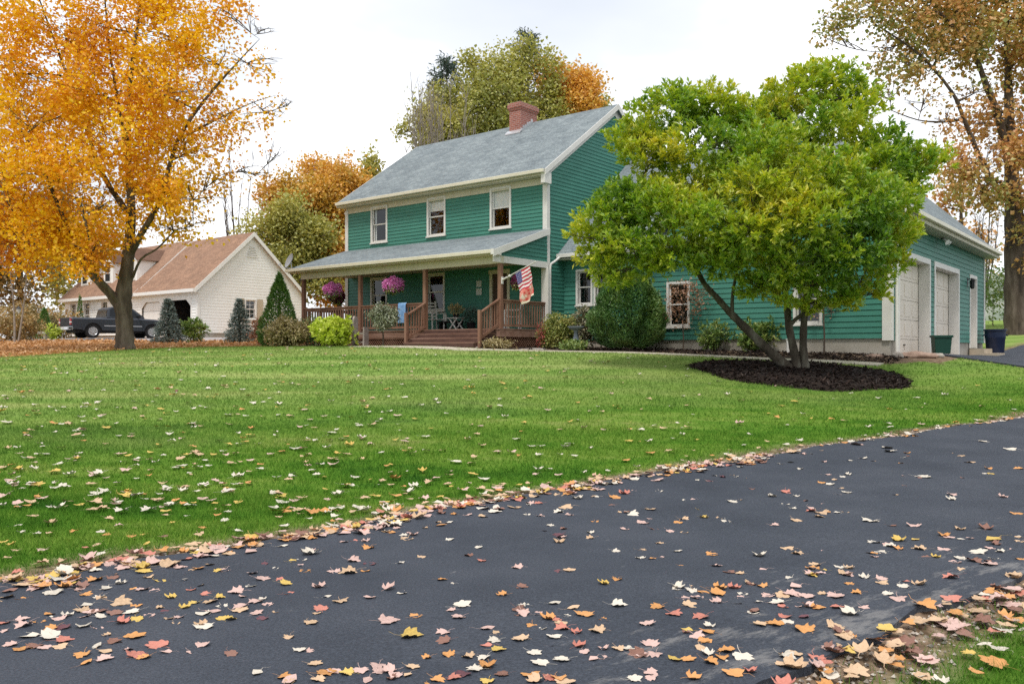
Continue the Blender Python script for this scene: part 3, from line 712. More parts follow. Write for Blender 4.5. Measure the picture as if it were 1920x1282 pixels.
# --- background trees
def bgtree(name, label, px, ptop, pbot, w, Y, leaf, n, lsize, seed, bark='bark_grey', nb=18, gthr=-.2, group=None, twigs=3, per=6, flat=.85, spread=.3, cone=0.0):
    r = np.random.default_rng(seed)
    top, bot = P(px, ptop, Y), P(px, pbot, Y); gzv = g1(top.x, Y)
    H = top.z - bot.z; W = w * Y / F; cz = bot.z + H * .5
    blobs = []
    for i in range(nb):
        d = unit(r.normal(size=3)); q = .35 + .45 * r.random()
        zz = d[2] * q; wz = (1 - cone * (zz + .5)) 
        rr = (.2 + .09 * r.random())
        blobs.append(((top.x + d[0] * q * W * .5 * wz * 1.2, Y + d[1] * q * W * .45, cz + zz * H * .62), (rr * W, rr * W, rr * W * flat), int(n / nb / per)))
    blobs.append(((top.x, Y, cz + H * .27), (W * .25, W * .25, H * .23), int(n / nb / per * 1.3)))
    blobs.append(((top.x, Y, cz), (W * .38, W * .36, H * .36), int(n / nb / per * 3)))
    R = .022 * (top.z - gzv)
    lm = [[((top.x, Y, gzv - .2), R * 1.3), ((top.x + .1, Y, gzv + 1.5), R), ((top.x - .1, Y, gzv + (top.z - gzv) * .35), R * .75), ((top.x + .1, Y, gzv + (top.z - gzv) * .6), R * .5), ((top.x, Y, gzv + (top.z - gzv) * .85), R * .2)]]
    return tree(name, label, 'tree', (top.x, Y, gzv), lm, blobs, M[bark], M[leaf], lsize, per=per, spread=spread, twigs=twigs, gthr=gthr, gfreq=.45, seed=seed, twig_r=.02, power=.5, sides=6, group=group)
G = 'autumn trees beyond the houses'
_x, _y = P(925, 300, 56).x, 56.0; _g = g1(_x, _y)
tree('deciduous_tree', 'big olive yellow tree rising behind the chimney', 'tree', (_x, _y, _g), [[((_x, _y, _g - .2), .5), ((_x, _y, _g + 5), .4), ((_x + .3, _y, _g + 11), .28), ((_x + 1.2, _y, _g + 17), .1)]],
     pxblobs([(965, 130, 55, 0), (905, 150, 50, 0), (1012, 130, 42, 0), (850, 190, 52, 0), (930, 205, 75, -1), (1018, 205, 52, 0), (795, 240, 34, 0), (862, 265, 60, -1), (960, 275, 75, -1), (985, 92, 30, 0), (1036, 165, 24, 0), (765, 245, 20, 0), (880, 118, 22, 0), (1040, 250, 40, 0), (830, 160, 20, 0), (950, 200, 90, 2), (880, 330, 90, 1), (1010, 330, 80, 1)], 56, 105, .9),
     M['bark_grey'], M['l_olive'], .2, per=7, spread=.28, twigs=4, gthr=-.22, gfreq=.5, seed=31, twig_r=.02, power=.5, sides=6, group=G)
bgtree('deciduous_tree', 'olive tree lower on the left of the big tree behind the ridge', 800, 178, 330, 115, 54, 'l_olive', 9000, .2, 32, nb=12, gthr=-.12, group=G)
bgtree('deciduous_tree', 'golden orange tree behind the right end of the house ridge', 1075, 128, 300, 150, 58, 'l_gold', 15000, .21, 33, nb=14, group=G)
bgtree('deciduous_tree', 'olive tree close behind the white gable', 556, 368, 580, 165, 54, 'l_olive', 22000, .19, 34, nb=18, group=G)
bgtree('deciduous_tree', 'orange topped tree rising just behind the olive one at the white gable', 550, 306, 520, 150, 59, 'l_rust', 16000, .21, 44, nb=14, group=G)
bgtree('deciduous_tree', 'bright rust orange tree left of the green house roof', 632, 262, 540, 160, 62, 'l_gold', 20000, .22, 35, nb=16, gthr=-.12, group=G)
bgtree('deciduous_tree', 'small olive tree just above the left roof slope', 702, 268, 500, 80, 66, 'l_olive', 5000, .27, 36, nb=10, group=G)
bgtree('deciduous_tree', 'orange tree low behind the porch end', 655, 430, 560, 120, 56, 'l_gold', 6000, .25, 37, nb=10, gthr=-.1, group=G)
bgtree('deciduous_tree', 'pale green tree peeking over the house ridge', 1120, 178, 300, 60, 60, 'l_olive', 2500, .25, 38, nb=8, group=G)
bgtree('deciduous_tree', 'dense brown and green tree at the left edge behind the road', 40, 330, 640, 260, 56, 'l_brownveg', 13000, .27, 39, nb=20, gthr=-.15, group=G)
bgtree('deciduous_tree', 'olive tree left of the white house gable wall', 150, 400, 640, 150, 70, 'l_olive', 7000, .3, 40, nb=12, group=G)
bgtree('deciduous_tree', 'thin brown tree beyond the dark bin and garage', 1800, 300, 560, 140, 70, 'l_oak', 3500, .28, 41, nb=10, gthr=0, group=G)

def pine(name, label, px, ptop, pbot, w, Y, seed, leaf='l_pine', group=G):
    r = np.random.default_rng(seed); top = P(px, ptop, Y); gb = g1(top.x, Y); W = w * Y / F * .5; H = top.z - gb
    root = empty(name, (top.x, Y, gb)); tag(root, label, 'tree', group)
    mb = MB(); mb.tube([(0, 0, -.3), (0, 0, H * .5), (0, 0, H)], [.3, .2, .03], 8)
    Pn = []; O = []
    for i in range(70):
        t = .25 + .74 * (i / 70); z = H * t; a = i * 2.4 + r.random(); R = W * (1 - t) ** .7 * (.7 + .5 * r.random()) + .3
        e = Vector((math.cos(a) * R, math.sin(a) * R, z + .15 * R))
        mb.tube([(0, 0, z), tuple(e * .5 + Vector((0, 0, z * .5 - .05))), tuple(e)], [.05, .04, .015], 4, cap=False)
        for k in range(22):
            q = .35 + .65 * r.random()
            Pn.append((e.x * q, e.y * q, z + .15 * R * q)); O.append((math.cos(a), math.sin(a), .3))
    mb.build('trunk', M['bark_grey'], root, smooth=True)
    Pn = np.repeat(np.array(Pn), 5, 0); O = np.repeat(np.array(O), 5, 0); n = len(Pn)
    Pn = Pn + r.normal(size=Pn.shape) * .22; D = unit(O * .6 + r.normal(size=(n, 3)) * .7)
    L = .34 * (.6 + .7 * r.random(n)); V = leaf_arrays(Pn, D, L, L * .28, r)
    np_mesh('crown', V, np.arange(len(V)).reshape(-1, 4), M[leaf], root)
bgtree('deciduous_tree', 'broad rust tree beyond the road left of the brown edge trees', -230, 340, 640, 330, 60, 'l_rust', 9000, .3, 45, nb=16, group=G)
pine('pine_tree', 'dark blue green pine on the left behind the olive tree', 838, 104, 300, 190, 60, 51)
pine('pine_tree', 'dark pine top showing above the middle of the olive tree', 990, 52, 300, 190, 64, 52)

def bare_tree(label, px, pbase, ptop, w, Y, seed, n=16, mat='bark_pale', r0=.08):
    r = np.random.default_rng(seed); top = P(px, ptop, Y); gb = g1(top.x, Y); W = w * Y / F
    root = empty('bare_tree', (top.x, Y, gb)); tag(root, label, 'tree', 'leafless trees')
    mb = MB(); H = top.z - gb
    for i in range(n):
        ex = (r.random() - .5) * W; h = H * (.75 + .25 * r.random())
        p0 = (ex * .12, 0, 0); p1 = (ex, (r.random() - .5) * W * .6, h)
        path = bez(p0, p1, .12, r, 9, .04)
        mb.tube(path, list(np.linspace(r0, .012, 9)), 5, cap=False)
        for j in range(3, 9):
            for _ in range(3):
                d = Vector((r.normal() * .25, r.normal() * .25, .5 + .6 * r.random())) * H * .11
                mb.tube(bez(path[j], path[j] + d, .02, r, 4, .08), [.02, .015, .011, .006], 3, cap=False)
    mb.build('trunk', M[mat], root, smooth=True)
bare_tree('leafless pale grey tree in front of the olive tree behind the roof', 826, 280, 178, 130, 50, 61, 42, r0=.05)
bare_tree('leafless dark tree standing between the maple and the white gable', 455, 440, 275, 120, 60, 62, 9, 'bark_grey', .06)
bare_tree('leafless dark tree beyond the garage roof end', 1836, 470, 385, 70, 55, 63, 8, 'bark_dark', .07)
bare_tree('leafless pale birch stems standing by the lamp post', 30, 640, 470, 70, 36, 64, 2, 'bark_pale', .05)

# ------------------------------------------------------------------ hills
def build_hills():
    xs = np.linspace(40, 420, 60); ys = np.linspace(0, 1, 14); rows = []
    V = []
    for t in ys:
        for x in xs:
            h = (26 * math.exp(-((x - 150) / 90) ** 2) + 16 * math.exp(-((x - 300) / 80) ** 2)) 
            V.append((x, 190 + 90 * t + .15 * x, 2 + h * math.sin(t * math.pi * .5) * (1 + .06 * noise.noise(Vector((x * .05, t * 4, 0))))))
    i = np.arange(len(V)).reshape(len(ys), len(xs))
    FA = np.stack([i[:-1, :-1].ravel(), i[:-1, 1:].ravel(), i[1:, 1:].ravel(), i[1:, :-1].ravel()], 1)
    o = np_mesh('hills', V, FA, pbr('hazy_hillside', [(.1, .14, .1), (.2, .23, .17), (.3, .3, .27)], 1, .09, coord='Object', detail=8), smooth=True)
    tag(o, kind='structure')
build_hills()
# ------------------------------------------------------------------ the green house
ZB = -.2
HROT = math.atan2(-UY, -UX)
house = empty('green_house', (CX, CY, E + ZB), HROT)
tag(house, 'two storey teal clapboard house with grey roof, front porch and garage wing', 'house')
def front(b0): return lambda x, o, z: (x, b0 - o, z)
def right(a0): return lambda x, o, z: (a0 + o, x, z)
def left(a0): return lambda x, o, z: (a0 - o, x, z)
def hb(mb, name, mats, parent=None, **k): 
    # every part is built in house coordinates with heights measured from the eye level
    return mb.build(name, mats, parent or house, zoff=-ZB, **k)
def hpt(a, b, zrel): x, y = hw(a, b); return Vector((x, y, E + zrel))

def siding(mb, lf, rf, z0, z1, holes=(), expo=.13, lip=.021):
    z = z0
    while z < z1 - 1e-4:
        zt = min(z + expo, z1); cuts = sorted({z, zt} | {h[k] for h in holes for k in (2, 3) if z + 1e-4 < h[k] < zt - 1e-4})
        off = lambda q: .003 + lip * (1 - (q - z) / expo)
        for s0, s1 in zip(cuts, cuts[1:]):
            mid = (s0 + s1) / 2; spans = [(lf(mid), rf(mid))]
            for h in holes:
                if h[2] < mid < h[3]:
                    ns = []
                    for l, r_ in spans:
                        if h[0] > l: ns.append((l, min(r_, h[0])))
                        if h[1] < r_: ns.append((max(l, h[1]), r_))
                    spans = [q for q in ns if q[1] - q[0] > .01]
            for l, r_ in spans:
                l0 = lf(s0) if abs(l - lf(mid)) < 1e-6 else l; l1 = lf(s1) if abs(l - lf(mid)) < 1e-6 else l
                r0 = rf(s0) if abs(r_ - rf(mid)) < 1e-6 else r_; r1 = rf(s1) if abs(r_ - rf(mid)) < 1e-6 else r_
                if r0 - l0 < .01: continue
                mb.quad((l0, off(s0), s0), (r0, off(s0), s0), (r1, off(s1), s1), (l1, off(s1), s1))
                if s0 == z: mb.quad((l0, .003, s0), (r0, .003, s0), (r0, .003 + lip, s0), (l0, .003 + lip, s0))
        z = zt
cst = lambda c: (lambda z: c)

def window(T, x0, x1, z0, z1, parent, blind=0, casing=.075, mat='trim', hbf=None, grid=None, drape=0):
    hbf = hbf or hb
    w = MB(T); c = casing
    w.box(x0, x0 + c, -.03, .048, z0, z1); w.box(x1 - c, x1, -.03, .048, z0, z1)
    w.box(x0 + c, x1 - c, -.03, .046, z1 - c, z1); w.box(x0 - .03, x1 + .03, -.03, .075, z0 - .045, z0); w.box(x0 + c, x1 - c, -.03, .04, z0, z0 + c * .6)
    fr = hbf(w, 'window', M[mat], parent)
    s = MB(T); mz = (z0 + z1) / 2; k = .045
    for a0, a1, o in ((mz - .02, z1 - c, -.035), (z0 + c * .6, mz + .02, -.06)):
        s.box(x0 + c, x0 + c + k, o - .02, o, a0, a1); s.box(x1 - c - k, x1 - c, o - .02, o, a0, a1)
        s.box(x0 + c + k, x1 - c - k, o - .02, o, a1 - k, a1); s.box(x0 + c + k, x1 - c - k, o - .02, o, a0, a0 + k)
        if grid:
            for i in range(1, grid[0]):
                xx = x0 + c + k + (x1 - x0 - 2 * c - 2 * k) * i / grid[0]; s.box(xx - .01, xx + .01, o - .018, o - .002, a0 + k, a1 - k)
            for i in range(1, grid[1]):
                zz = a0 + k + (a1 - a0 - 2 * k) * i / grid[1]; s.box(x0 + c + k, x1 - c - k, o - .017, o - .003, zz - .01, zz + .01)
    hbf(s, 'sash', M[mat], fr)
    g = MB(T)
    for a0, a1, o in ((mz + .025, z1 - c - k, -.046), (z0 + c * .6 + k, mz - .025, -.071)):
        g.quad((x0 + c + k, o, a0), (x1 - c - k, o, a0), (x1 - c - k, o, a1), (x0 + c + k, o, a1))
    hbf(g, 'pane', M['glass'], fr)
    if blind:
        b = MB(T); zb = z1 - c - (z1 - z0 - 2 * c) * blind
        b.box(x0 + c, x1 - c, -.082, -.078, zb, z1 - c); hbf(b, 'blind', M['blind'], fr)
    if drape:
        b = MB(T); n = 8
        for sx, e in ((x0 + c, 1), (x1 - c, -1)):
            for i in range(n):
                q0, q1 = sx + e * drape * i / n, sx + e * drape * (i + 1) / n
                b.quad((q0, -.13 - .02 * (i % 2), z0), (q1, -.13 - .02 * ((i + 1) % 2), z0), (q1, -.13 - .02 * ((i + 1) % 2), z1 - c), (q0, -.13 - .02 * (i % 2), z1 - c))
        hbf(b, 'curtain', M['blind'], fr)
    return fr
def hole(x0, x1, z0, z1): return (x0 + .03, x1 - .03, z0 + .01, z1 - .03)

AW = -10.26; DEP = 8.5; RS = .69
W2 = [(-8.74, -7.78), (-5.6, -4.64), (-2.48, -1.52)]
zw2 = (4.25, 5.70); zw1 = (1.44, 2.86)
W1 = [(-8.76, -7.8), (-5.62, -4.68)]
DOOR = (-2.5, -1.58, .66, 2.78)
mb = MB(front(0)); hs = [hole(*w, *zw2) for w in W2] + [hole(*w, *zw1) for w in W1] + [hole(*DOOR)]
siding(mb, cst(AW), cst(0), .60, 5.62, hs); hb(mb, 'front_wall', M['siding'])
gtop = lambda b: 5.86 + RS * (min(b, DEP - b) + .15)
mb = MB(right(0)); zr = 5.9 + RS * DEP / 2
siding(mb, lambda z: 0 if z < 5.9 else (z - 5.9) / RS, lambda z: DEP if z < 5.9 else DEP - (z - 5.9) / RS, .3, zr - .02)
hb(mb, 'gable_wall', M['siding'])
mb = MB(left(AW)); siding(mb, lambda z: 0 if z < 5.9 else (z - 5.9) / RS, lambda z: DEP if z < 5.9 else DEP - (z - 5.9) / RS, .3, zr - .02, expo=.224)
hb(mb, 'gable_wall', M['siding'])
mb = MB(lambda x, o, z: (x, DEP + o, z)); siding(mb, cst(AW), cst(0), .3, 5.9, expo=.224); hb(mb, 'rear_wall', M['siding'])
mb = MB(); mb.box(AW + .03, -.03, .03, DEP - .03, -.8, .31); mb.box(.0, 10.60, 1.03, 1.25, -.9, .30)
for q0, q1 in ((1.25, 1.68), (5.32, 5.86), (9.48, 11.35), (12.55, 14.05)): mb.box(10.3, 10.602, q0, q1, -.9, .25)
mb.box(4.1, 10.30, 13.8, 14.0, -.9, .26); mb.box(.0, 4.1, 7.8, 7.96, -.9, .22); mb.box(4.05, 4.25, 7.96, 13.8, -.9, .22)
hb(mb, 'foundation', M['concrete'])
mb = MB(); mb.box(AW + .05, -.05, .05, DEP - .05, 3.2, 3.4); mb.box(AW + .05, -.05, .05, DEP - .05, 5.72, 5.8); mb.box(-5.2, -5.1, 3.0, DEP - .1, .4, 5.7); mb.box(AW + .1, -.1, 3.4, 3.5, .4, 5.7)
hb(mb, 'interior', pbr('dim_interior_wall', (.16, .14, .12), .9))
# roof
OV = .18
def slab_roof(name, sec_top, th, a0, a1, mat, M4=None, parent=None):
    """section (b,z) points left-to-right, extruded a0..a1"""
    sec = sec_top + [(b, z - th) for b, z in reversed(sec_top)]
    m = MB(M4); m.extrude([(a0, b, z) for b, z in sec], (a1 - a0, 0, 0))
    o = hb(m, name, mat, parent); uvbox(o); return o
EZ = 6.0
rt_top = [(-.35, EZ), (DEP / 2, EZ + RS * (DEP / 2 + .35)), (DEP + .35, EZ)]
roof = slab_roof('roof', rt_top, .1, AW - OV, OV, M['roof'])
# chimney
cz0, cz1 = 7.6, 9.86
mb = MB(); ca0, ca1, cb0, cb1 = -4.45, -3.88, 3.5, 4.58
mb.box(ca0, ca1, cb0, cb1, cz0, cz1 - .3); mb.box(ca0 - .03, ca1 + .03, cb0 - .03, cb1 + .03, cz1 - .3, cz1 - .22); mb.box(ca0 - .06, ca1 + .06, cb0 - .06, cb1 + .06, cz1 - .22, cz1 - .06); mb.box(ca0 - .02, ca1 + .02, cb0 - .02, cb1 + .02, cz1 - .06, cz1)
ch = hb(mb, 'chimney', M['brick'], roof); uvbox(ch)
mb = MB(); zt = lambda b: EZ + RS * (min(b, DEP - b) + .35)
mb.extrude([(ca0 - .1, cb0 - .16, zt(cb0 - .16) + .02), (ca1 + .1, cb0 - .16, zt(cb0 - .16) + .02), (ca1 + .1, cb0 - .004, zt(cb0) + .05), (ca0 - .1, cb0 - .004, zt(cb0) + .05)], (0, 0, .05))
for i in range(6):
    b0 = cb0 + i * .13; mb.box(ca1 + .004, ca1 + .018, b0, b0 + .135, zt(b0) - .02, zt(b0) + .16 + .03 * (i % 2))
hb(mb, 'flashing', M['metal'], roof)
# eaves, gutters, trim
mb = MB(); mb.box(AW - OV, OV, -.47, -.355, EZ - .13, EZ - .01); hb(mb, 'gutter', M['gutter'], bevel=.015)
mb = MB(); mb.box(AW - OV + .01, OV - .01, -.352, .01, EZ - .20, EZ - .16); mb.box(AW, 0, -.03, -.004, EZ - .44, EZ - .21); mb.box(AW - OV + .02, OV - .02, -.35, -.325, EZ - .155, EZ - .02)
hb(mb, 'soffit', M['cream'])
def rake(a0, a1, sec, dz0, dz1, name='rake_board', mat='trim', par=None):
    m = MB()
    for (b0, z0), (b1, z1) in zip(sec, sec[1:]):
        m.extrude([(a0, b0, z0 - dz0), (a0, b1, z1 - dz0), (a0, b1, z1 - dz1), (a0, b0, z0 - dz1)], (a1 - a0, 0, 0))
    return hb(m, name, M[mat], par)
rake(OV + .002, OV + .03, rt_top, .0, .2); rake(AW - OV - .03, AW - OV - .002, rt_top, .0, .2)
rake(.02, .045, rt_top, .115, .40)
mb = MB(); mb.extrude([(.021, -.36, EZ - .46), (.021, .02, EZ - .46), (.021, .02, EZ - .1), (.021, -.36, EZ - .1)], (OV - .022, 0, 0)); hb(mb, 'eave_return', M['trim'])
for (x0, x1, y0, y1, z0, z1) in ((-.14, .044, -.044, .12, .3, EZ - .462), (AW - .044, AW + .13, -.044, .12, .3, EZ - .3)):
    mb = MB(); mb.box(x0, x1, y0, y1, z0, z1); hb(mb, 'corner_board', M['trim'])
for i, w in enumerate(W2): window(front(0), *w, *zw2, house, blind=(.0, .34, .5)[i], drape=(.1, .0, .0)[i])
for w in W1: window(front(0), *w, *zw1, house)
# front door
mb = MB(front(0)); d = DOOR
mb.box(d[0], d[0] + .12, -.04, .04, d[2], d[3]); mb.box(d[1] - .12, d[1], -.04, .04, d[2], d[3]); mb.box(d[0] - .02, d[1] + .02, -.04, .055, d[3] - .12, d[3] + .02)
fd = hb(mb, 'front_door', M['cream'])
mb = MB(front(0)); mb.box(d[0] + .12, d[1] - .12, -.08, -.03, d[2], d[3] - .12)
for z0, z1 in ((.8, 1.35), (1.5, 2.5)):
    for x0, x1 in ((d[0] + .2, -2.07), (-2.01, d[1] - .2)): mb.box(x0, x1, -.03, -.018, z0, z1)
hb(mb, 'door_leaf', M['doorwood'], fd)
mb = MB(front(0)); mb.tube([(d[0] + .2, -.03, 1.62), (d[0] + .2, .03, 1.62)], .025, 8); mb.lathe([(.001, -.03), (.03, -.015), (.03, .015), (.001, .03)], (d[0] + .2, .05, 1.62), 8); hb(mb, 'handle', M['metal'], fd)

# ---- porch
PB = -2.45; PA = [0.0, -3.29, -6.58, -9.87]; DK = .66; PRS = .335; PEZ = 3.10
prt = [(-2.85, PEZ), (-.004, PEZ + PRS * 2.846)]
pr = slab_roof('porch_roof', prt, .09, AW - .1, .14, M['roof'])
mb = MB(); mb.box(AW - .12, .14, -2.97, -2.855, PEZ - .13, PEZ - .01); hb(mb, 'gutter', M['gutter'], bevel=.015)
mb = MB(); mb.box(AW - .08, .10, -2.85, -2.53, PEZ - .17, PEZ - .135); mb.box(AW - .08, .12, -2.85, -2.825, PEZ - .13, PEZ - .095)
mb.box(-9.96, .085, -2.53, -2.37, 2.70, PEZ - .172); mb.box(-9.96, .05, -2.365, -.03, 2.905, 2.925)
hb(mb, 'porch_beam', M['cream'])
rake(.142, .17, [(-2.97, PEZ - .04), (-.03, PEZ + PRS * 2.82)], -.02, .19)
mb = MB(right(.03)); siding(mb, lambda z: max(-2.75, -.1 - (PEZ + PRS * 2.8 - .12 - z) / PRS), cst(-.03), 2.93, PEZ + PRS * 2.8 - .16); hb(mb, 'porch_gable', M['siding'])
mb = MB(right(.03)); mb.box(-2.86, -.03, .0, .05, 2.72, 2.928); mb.box(-2.98, -2.6, .022, .135, 2.93, PEZ - .0); hb(mb, 'porch_gable_trim', M['trim'])
mb = MB(left(AW + .3)); siding(mb, lambda z: max(-2.75, -.1 - (PEZ + PRS * 2.8 - .12 - z) / PRS), cst(-.03), 2.93, PEZ + PRS * 2.8 - .16); hb(mb, 'porch_gable', M['siding'])
for a in PA:
    mb = MB(); zb = -.1 if a == 0 else DK
    mb.box(a - .065, a + .065, PB - .065, PB + .065, zb, 2.70); hb(mb, 'porch_post', M['wood'], bevel=.006)
mb = MB(); n = 19
for i in range(n):
    b0 = -2.62 + i * .1375; mb.box(AW + .1, .1, b0, b0 + .132, DK - .03, DK)
mb.box(AW + .1, .095, -2.59, -2.55, .40, DK - .032); mb.box(.055, .09, -2.55, -.02, .40, DK - .032); mb.box(AW + .11, AW + .15, -2.55, -.02, .40, DK - .032)
hb(mb, 'porch_deck', M['deckwood'])
mb = MB()
def lattice(m, x0, x1, z0, z1, tf):
    st = .105; h = z1 - z0; x = x0 - h
    while x < x1:
        for sgn in (1, -1):
            xa, xb = (x, x + h) if sgn > 0 else (x + h, x); za, zb = z0, z1
            p, q = [xa, za], [xb, zb]
            for pt, oth in ((p, q), (q, p)):
                for lim, less in ((x0, True), (x1, False)):
                    if (pt[0] < lim) == less and pt[0] != lim and oth[0] != pt[0]:
                        t = (lim - pt[0]) / (oth[0] - pt[0])
                        if 0 < t < 1: pt[0], pt[1] = lim, pt[1] + t * (oth[1] - pt[1])
            if x0 - 1e-6 <= min(p[0], q[0]) and max(p[0], q[0]) <= x1 + 1e-6 and abs(p[0] - q[0]) > .02:
                o = 0 if sgn > 0 else .009
                m.bar(tf(p[0], o, p[1]), tf(q[0], o, q[1]), .03, .008)
        x += st
lattice(mb, AW + .15, -3.3, -.12, .40, lambda x, o, z: (x, -2.545 - o, z)); lattice(mb, -2.5, 0.0, -.12, .40, lambda x, o, z: (.05 + o, x, z))
mb.box(AW + .12, -3.3, -2.57, -2.555, -.14, -.08); mb.box(AW + .12, -3.3, -2.58, -2.557, .36, .40)
hb(mb, 'porch_lattice', M['wood'])
# railings
def railing(p, q, z0=DK, h=.9):
    m = MB(); p, q = Vector((*p, 0)), Vector((*q, 0)); L_ = (q - p).length; d = (q - p) / L_
    up = Vector((0, 0, 1))
    m.bar(p + up * (z0 + h), q + up * (z0 + h), .09, .04); m.bar(p + up * (z0 + h - .06), q + up * (z0 + h - .06), .04, .075); m.bar(p + up * (z0 + .1), q + up * (z0 + .1), .04, .08)
    n = int(L_ / .135)
    for i in range(n):
        c = p + d * (L_ * (i + .5) / n); m.bar(c + up * (z0 + .06), c + up * (z0 + h - .02), .036)
    hb(m, 'railing', M['wood'])
railing((-9.80, PB), (-6.645, PB)); railing((-6.515, PB), (-3.355, PB)); railing((0, PB + .07), (0, -.05)); railing((-9.87, PB + .07), (-9.87, -.05))
for a in (-3.22, -.02):
    nb_ = -3.42; m = MB(); m.box(a - .045, a + .045, nb_ - .045, nb_ + .045, -.1, 1.2); hb(m, 'newel_post', M['weathered'] if False else M['wood'], bevel=.005)
    m = MB(); top0, top1 = Vector((a, PB - .07, 1.56)), Vector((a, nb_ + .045, 1.13))
    m.bar(top0, top1, .085, .045); m.bar(top0 - Vector((0, 0, .78)), top1 - Vector((0, 0, .78)), .04, .08)
    for i in range(7):
        t = (i + .5) / 7; c = top0.lerp(top1, t); m.bar(c - Vector((0, 0, .8)), c, .036)
    hb(m, 'stair_rail', M['wood'])
m = MB()
M['riser'] = pbr('dark_riser_wood', [(.075, .04, .03), (.12, .065, .05)], .85, 3)
for k in range(3):
    z = DK - .145 * (k + 1); p0 = 2.6 + .33 * k
    for j in range(2): m.box(-3.16, -.08, -(p0 + .175 * (j + 1)) - .006, -(p0 + .175 * j) - .012, z - .035, z)
    m.cur = 1; m.box(-3.14, -.10, -(p0 + .022), -p0, z - .0, z + .11); m.cur = 0
m.cur = 1; m.box(-3.14, -.10, -(2.6 + .99 + .022), -(2.6 + .99), -.1, DK - .145 * 3 - .036)
for a in (-3.15, -.13):
    m.extrude([(a, -2.6, -.1), (a, -3.58, -.1), (a, -3.58, .18), (a, -3.25, .33), (a, -2.92, .47), (a, -2.6, .6)], (.04, 0, 0))
hb(m, 'porch_steps', [M['deckwood'], M['riser']])
m = MB(); m.box(-.13, .15, -.13, -.034, .1, 2.715); hb(m, 'corner_pilaster', M['trim'])
# downspout at the corner
m = MB(); m.tube([(.2, .45, 3.12), (.16, .3, 3.0), (.12, .06, 2.86), (.1, .05, 2.7), (.1, .05, 1.6), (.1, .05, .1)], .04, 8); hb(m, 'downspout', M['trim'], smooth=True)

# ---- wing and garage
GA0, GA1, GB0, GB1 = 4.03, 10.63, 1.0, 14.1
GWT = 3.5; GRS = .94
wins = [(3.98, 4.78, .70, 2.12), (8.02, 8.84, .71, 2.12), (.52, 1.2, 1.5, 2.72), (1.24, 1.92, 1.5, 2.72)]
gl = lambda z: 0 if z < 3.15 else GA0 + max(0, (z - 3.7) / GRS)
gr = lambda z: GA1 if z < 3.7 else GA1 - (z - 3.7) / GRS
mb = MB(front(1.0)); hs = [hole(*w) for w in wins]
siding(mb, gl, gr, .30, 3.7 + GRS * 3.28, hs, .155); hb(mb, 'garage_gable_wall', M['siding'])
D1, D2, DM_ = (1.66, 5.34), (5.84, 9.5), (11.3, 12.6)
mb = MB(right(GA1)); hs = [(D1[0] + .02, D1[1] - .02, -.3, 2.74), (D2[0] + .02, D2[1] - .02, -.3, 2.74), (DM_[0] + .02, DM_[1] - .02, 0, 2.7)]
siding(mb, cst(GB0), cst(GB1), .24, GWT + .02, hs, .155); hb(mb, 'garage_door_wall', M['siding'])
mb = MB(lambda x, o, z: (x, GB1 + o, z)); siding(mb, lambda z: GA0 if z < 3.7 else GA0 + (z - 3.7) / GRS, gr, .26, 3.7 + GRS * 3.28, expo=.224)
mb.M = left(GA0); siding(mb, cst(8), cst(GB1), .2, 3.6, expo=.224); mb.M = lambda x, o, z: (x, 8.0 + o, z); siding(mb, cst(0), cst(GA0), .2, 3.6, expo=.224)
hb(mb, 'rear_wall', M['siding'])
aR = (GA0 + GA1) / 2; gz0 = 3.75
m = MB(); sec = [(GA0 - .47, gz0), (aR, gz0 + GRS * (aR - GA0 + .47)), (GA1 + .47, gz0)]
sec2 = sec + [(a, z - .1) for a, z in reversed(sec)]
m.extrude([(a, GB0 - .2, z) for a, z in sec2], (0, GB1 + .35 - GB0 + .2, 0)); o = hb(m, 'garage_roof', M['roof']); uvbox(o)
wr_ = [(.6, 3.25), (5.3, 3.25 + .85 * 4.7), (9.8, 3.25)]
slab_roof('wing_roof', wr_, .09, .0, aR - .05, M['roof'])
m = MB(); m.box(.03, GA0 - .3, .49, .595, 3.11, 3.24); hb(m, 'gutter', M['trim'], bevel=.012)
m = MB(); m.box(.01, GA0, .597, .98, 3.05, 3.085); hb(m, 'soffit', M['trim'])
for b0, b1, nm in ((GB0 - .23, GB0 - .203, 'rake_board'), (GB1 + .353, GB1 + .38, 'rake_board')):
    m = MB()
    for (a0, z0), (a1, z1) in zip(sec, sec[1:]): m.extrude([(a0, b0, z0), (a1, b0, z1), (a1, b0, z1 - .2), (a0, b0, z0 - .2)], (0, b1 - b0, 0))
    hb(m, nm, M['trim'])
m = MB(); m.box(GA1 + .475, GA1 + .59, GB0 - .2, GB1 + .35, gz0 - .13, gz0 - .01); hb(m, 'gutter', M['gutter'], bevel=.015)
m = MB(); m.box(GA1 + .02, GA1 + .47, GB0 - .2, GB1 + .35, GWT + .01, GWT + .04); m.box(GA1 + .44, GA1 + .472, GB0 - .2, GB1 + .35, GWT + .042, gz0 - .1); hb(m, 'soffit', M['cream'])
for (x0, x1, y0, y1) in ((GA1 - .2, GA1 + .044, GB0 - .044, GB0 + .16), (GA1 - .12, GA1 + .044, GB1 - .12, GB1 + .044)):
    m = MB(); m.box(x0, x1, y0, y1, .24, GWT); hb(m, 'corner_board', M['trim'])
m = MB(); m.tube([(GA1 + .5, GB0 - .1, gz0 - .13), (GA1 + .3, GB0 + .05, gz0 - .35), (GA1 + .09, GB0 + .26, gz0 - .5), (GA1 + .09, GB0 + .26, -.25)], .045, 8); hb(m, 'downspout', M['trim'], smooth=True)
for w in wins: window(front(1.0), *w, house)
m = MB(); m.box(.1, GA1 - .3, 2.2, 2.25, -.2, 3.2); hb(m, 'interior', bpy.data.materials['dim_interior_wall'])
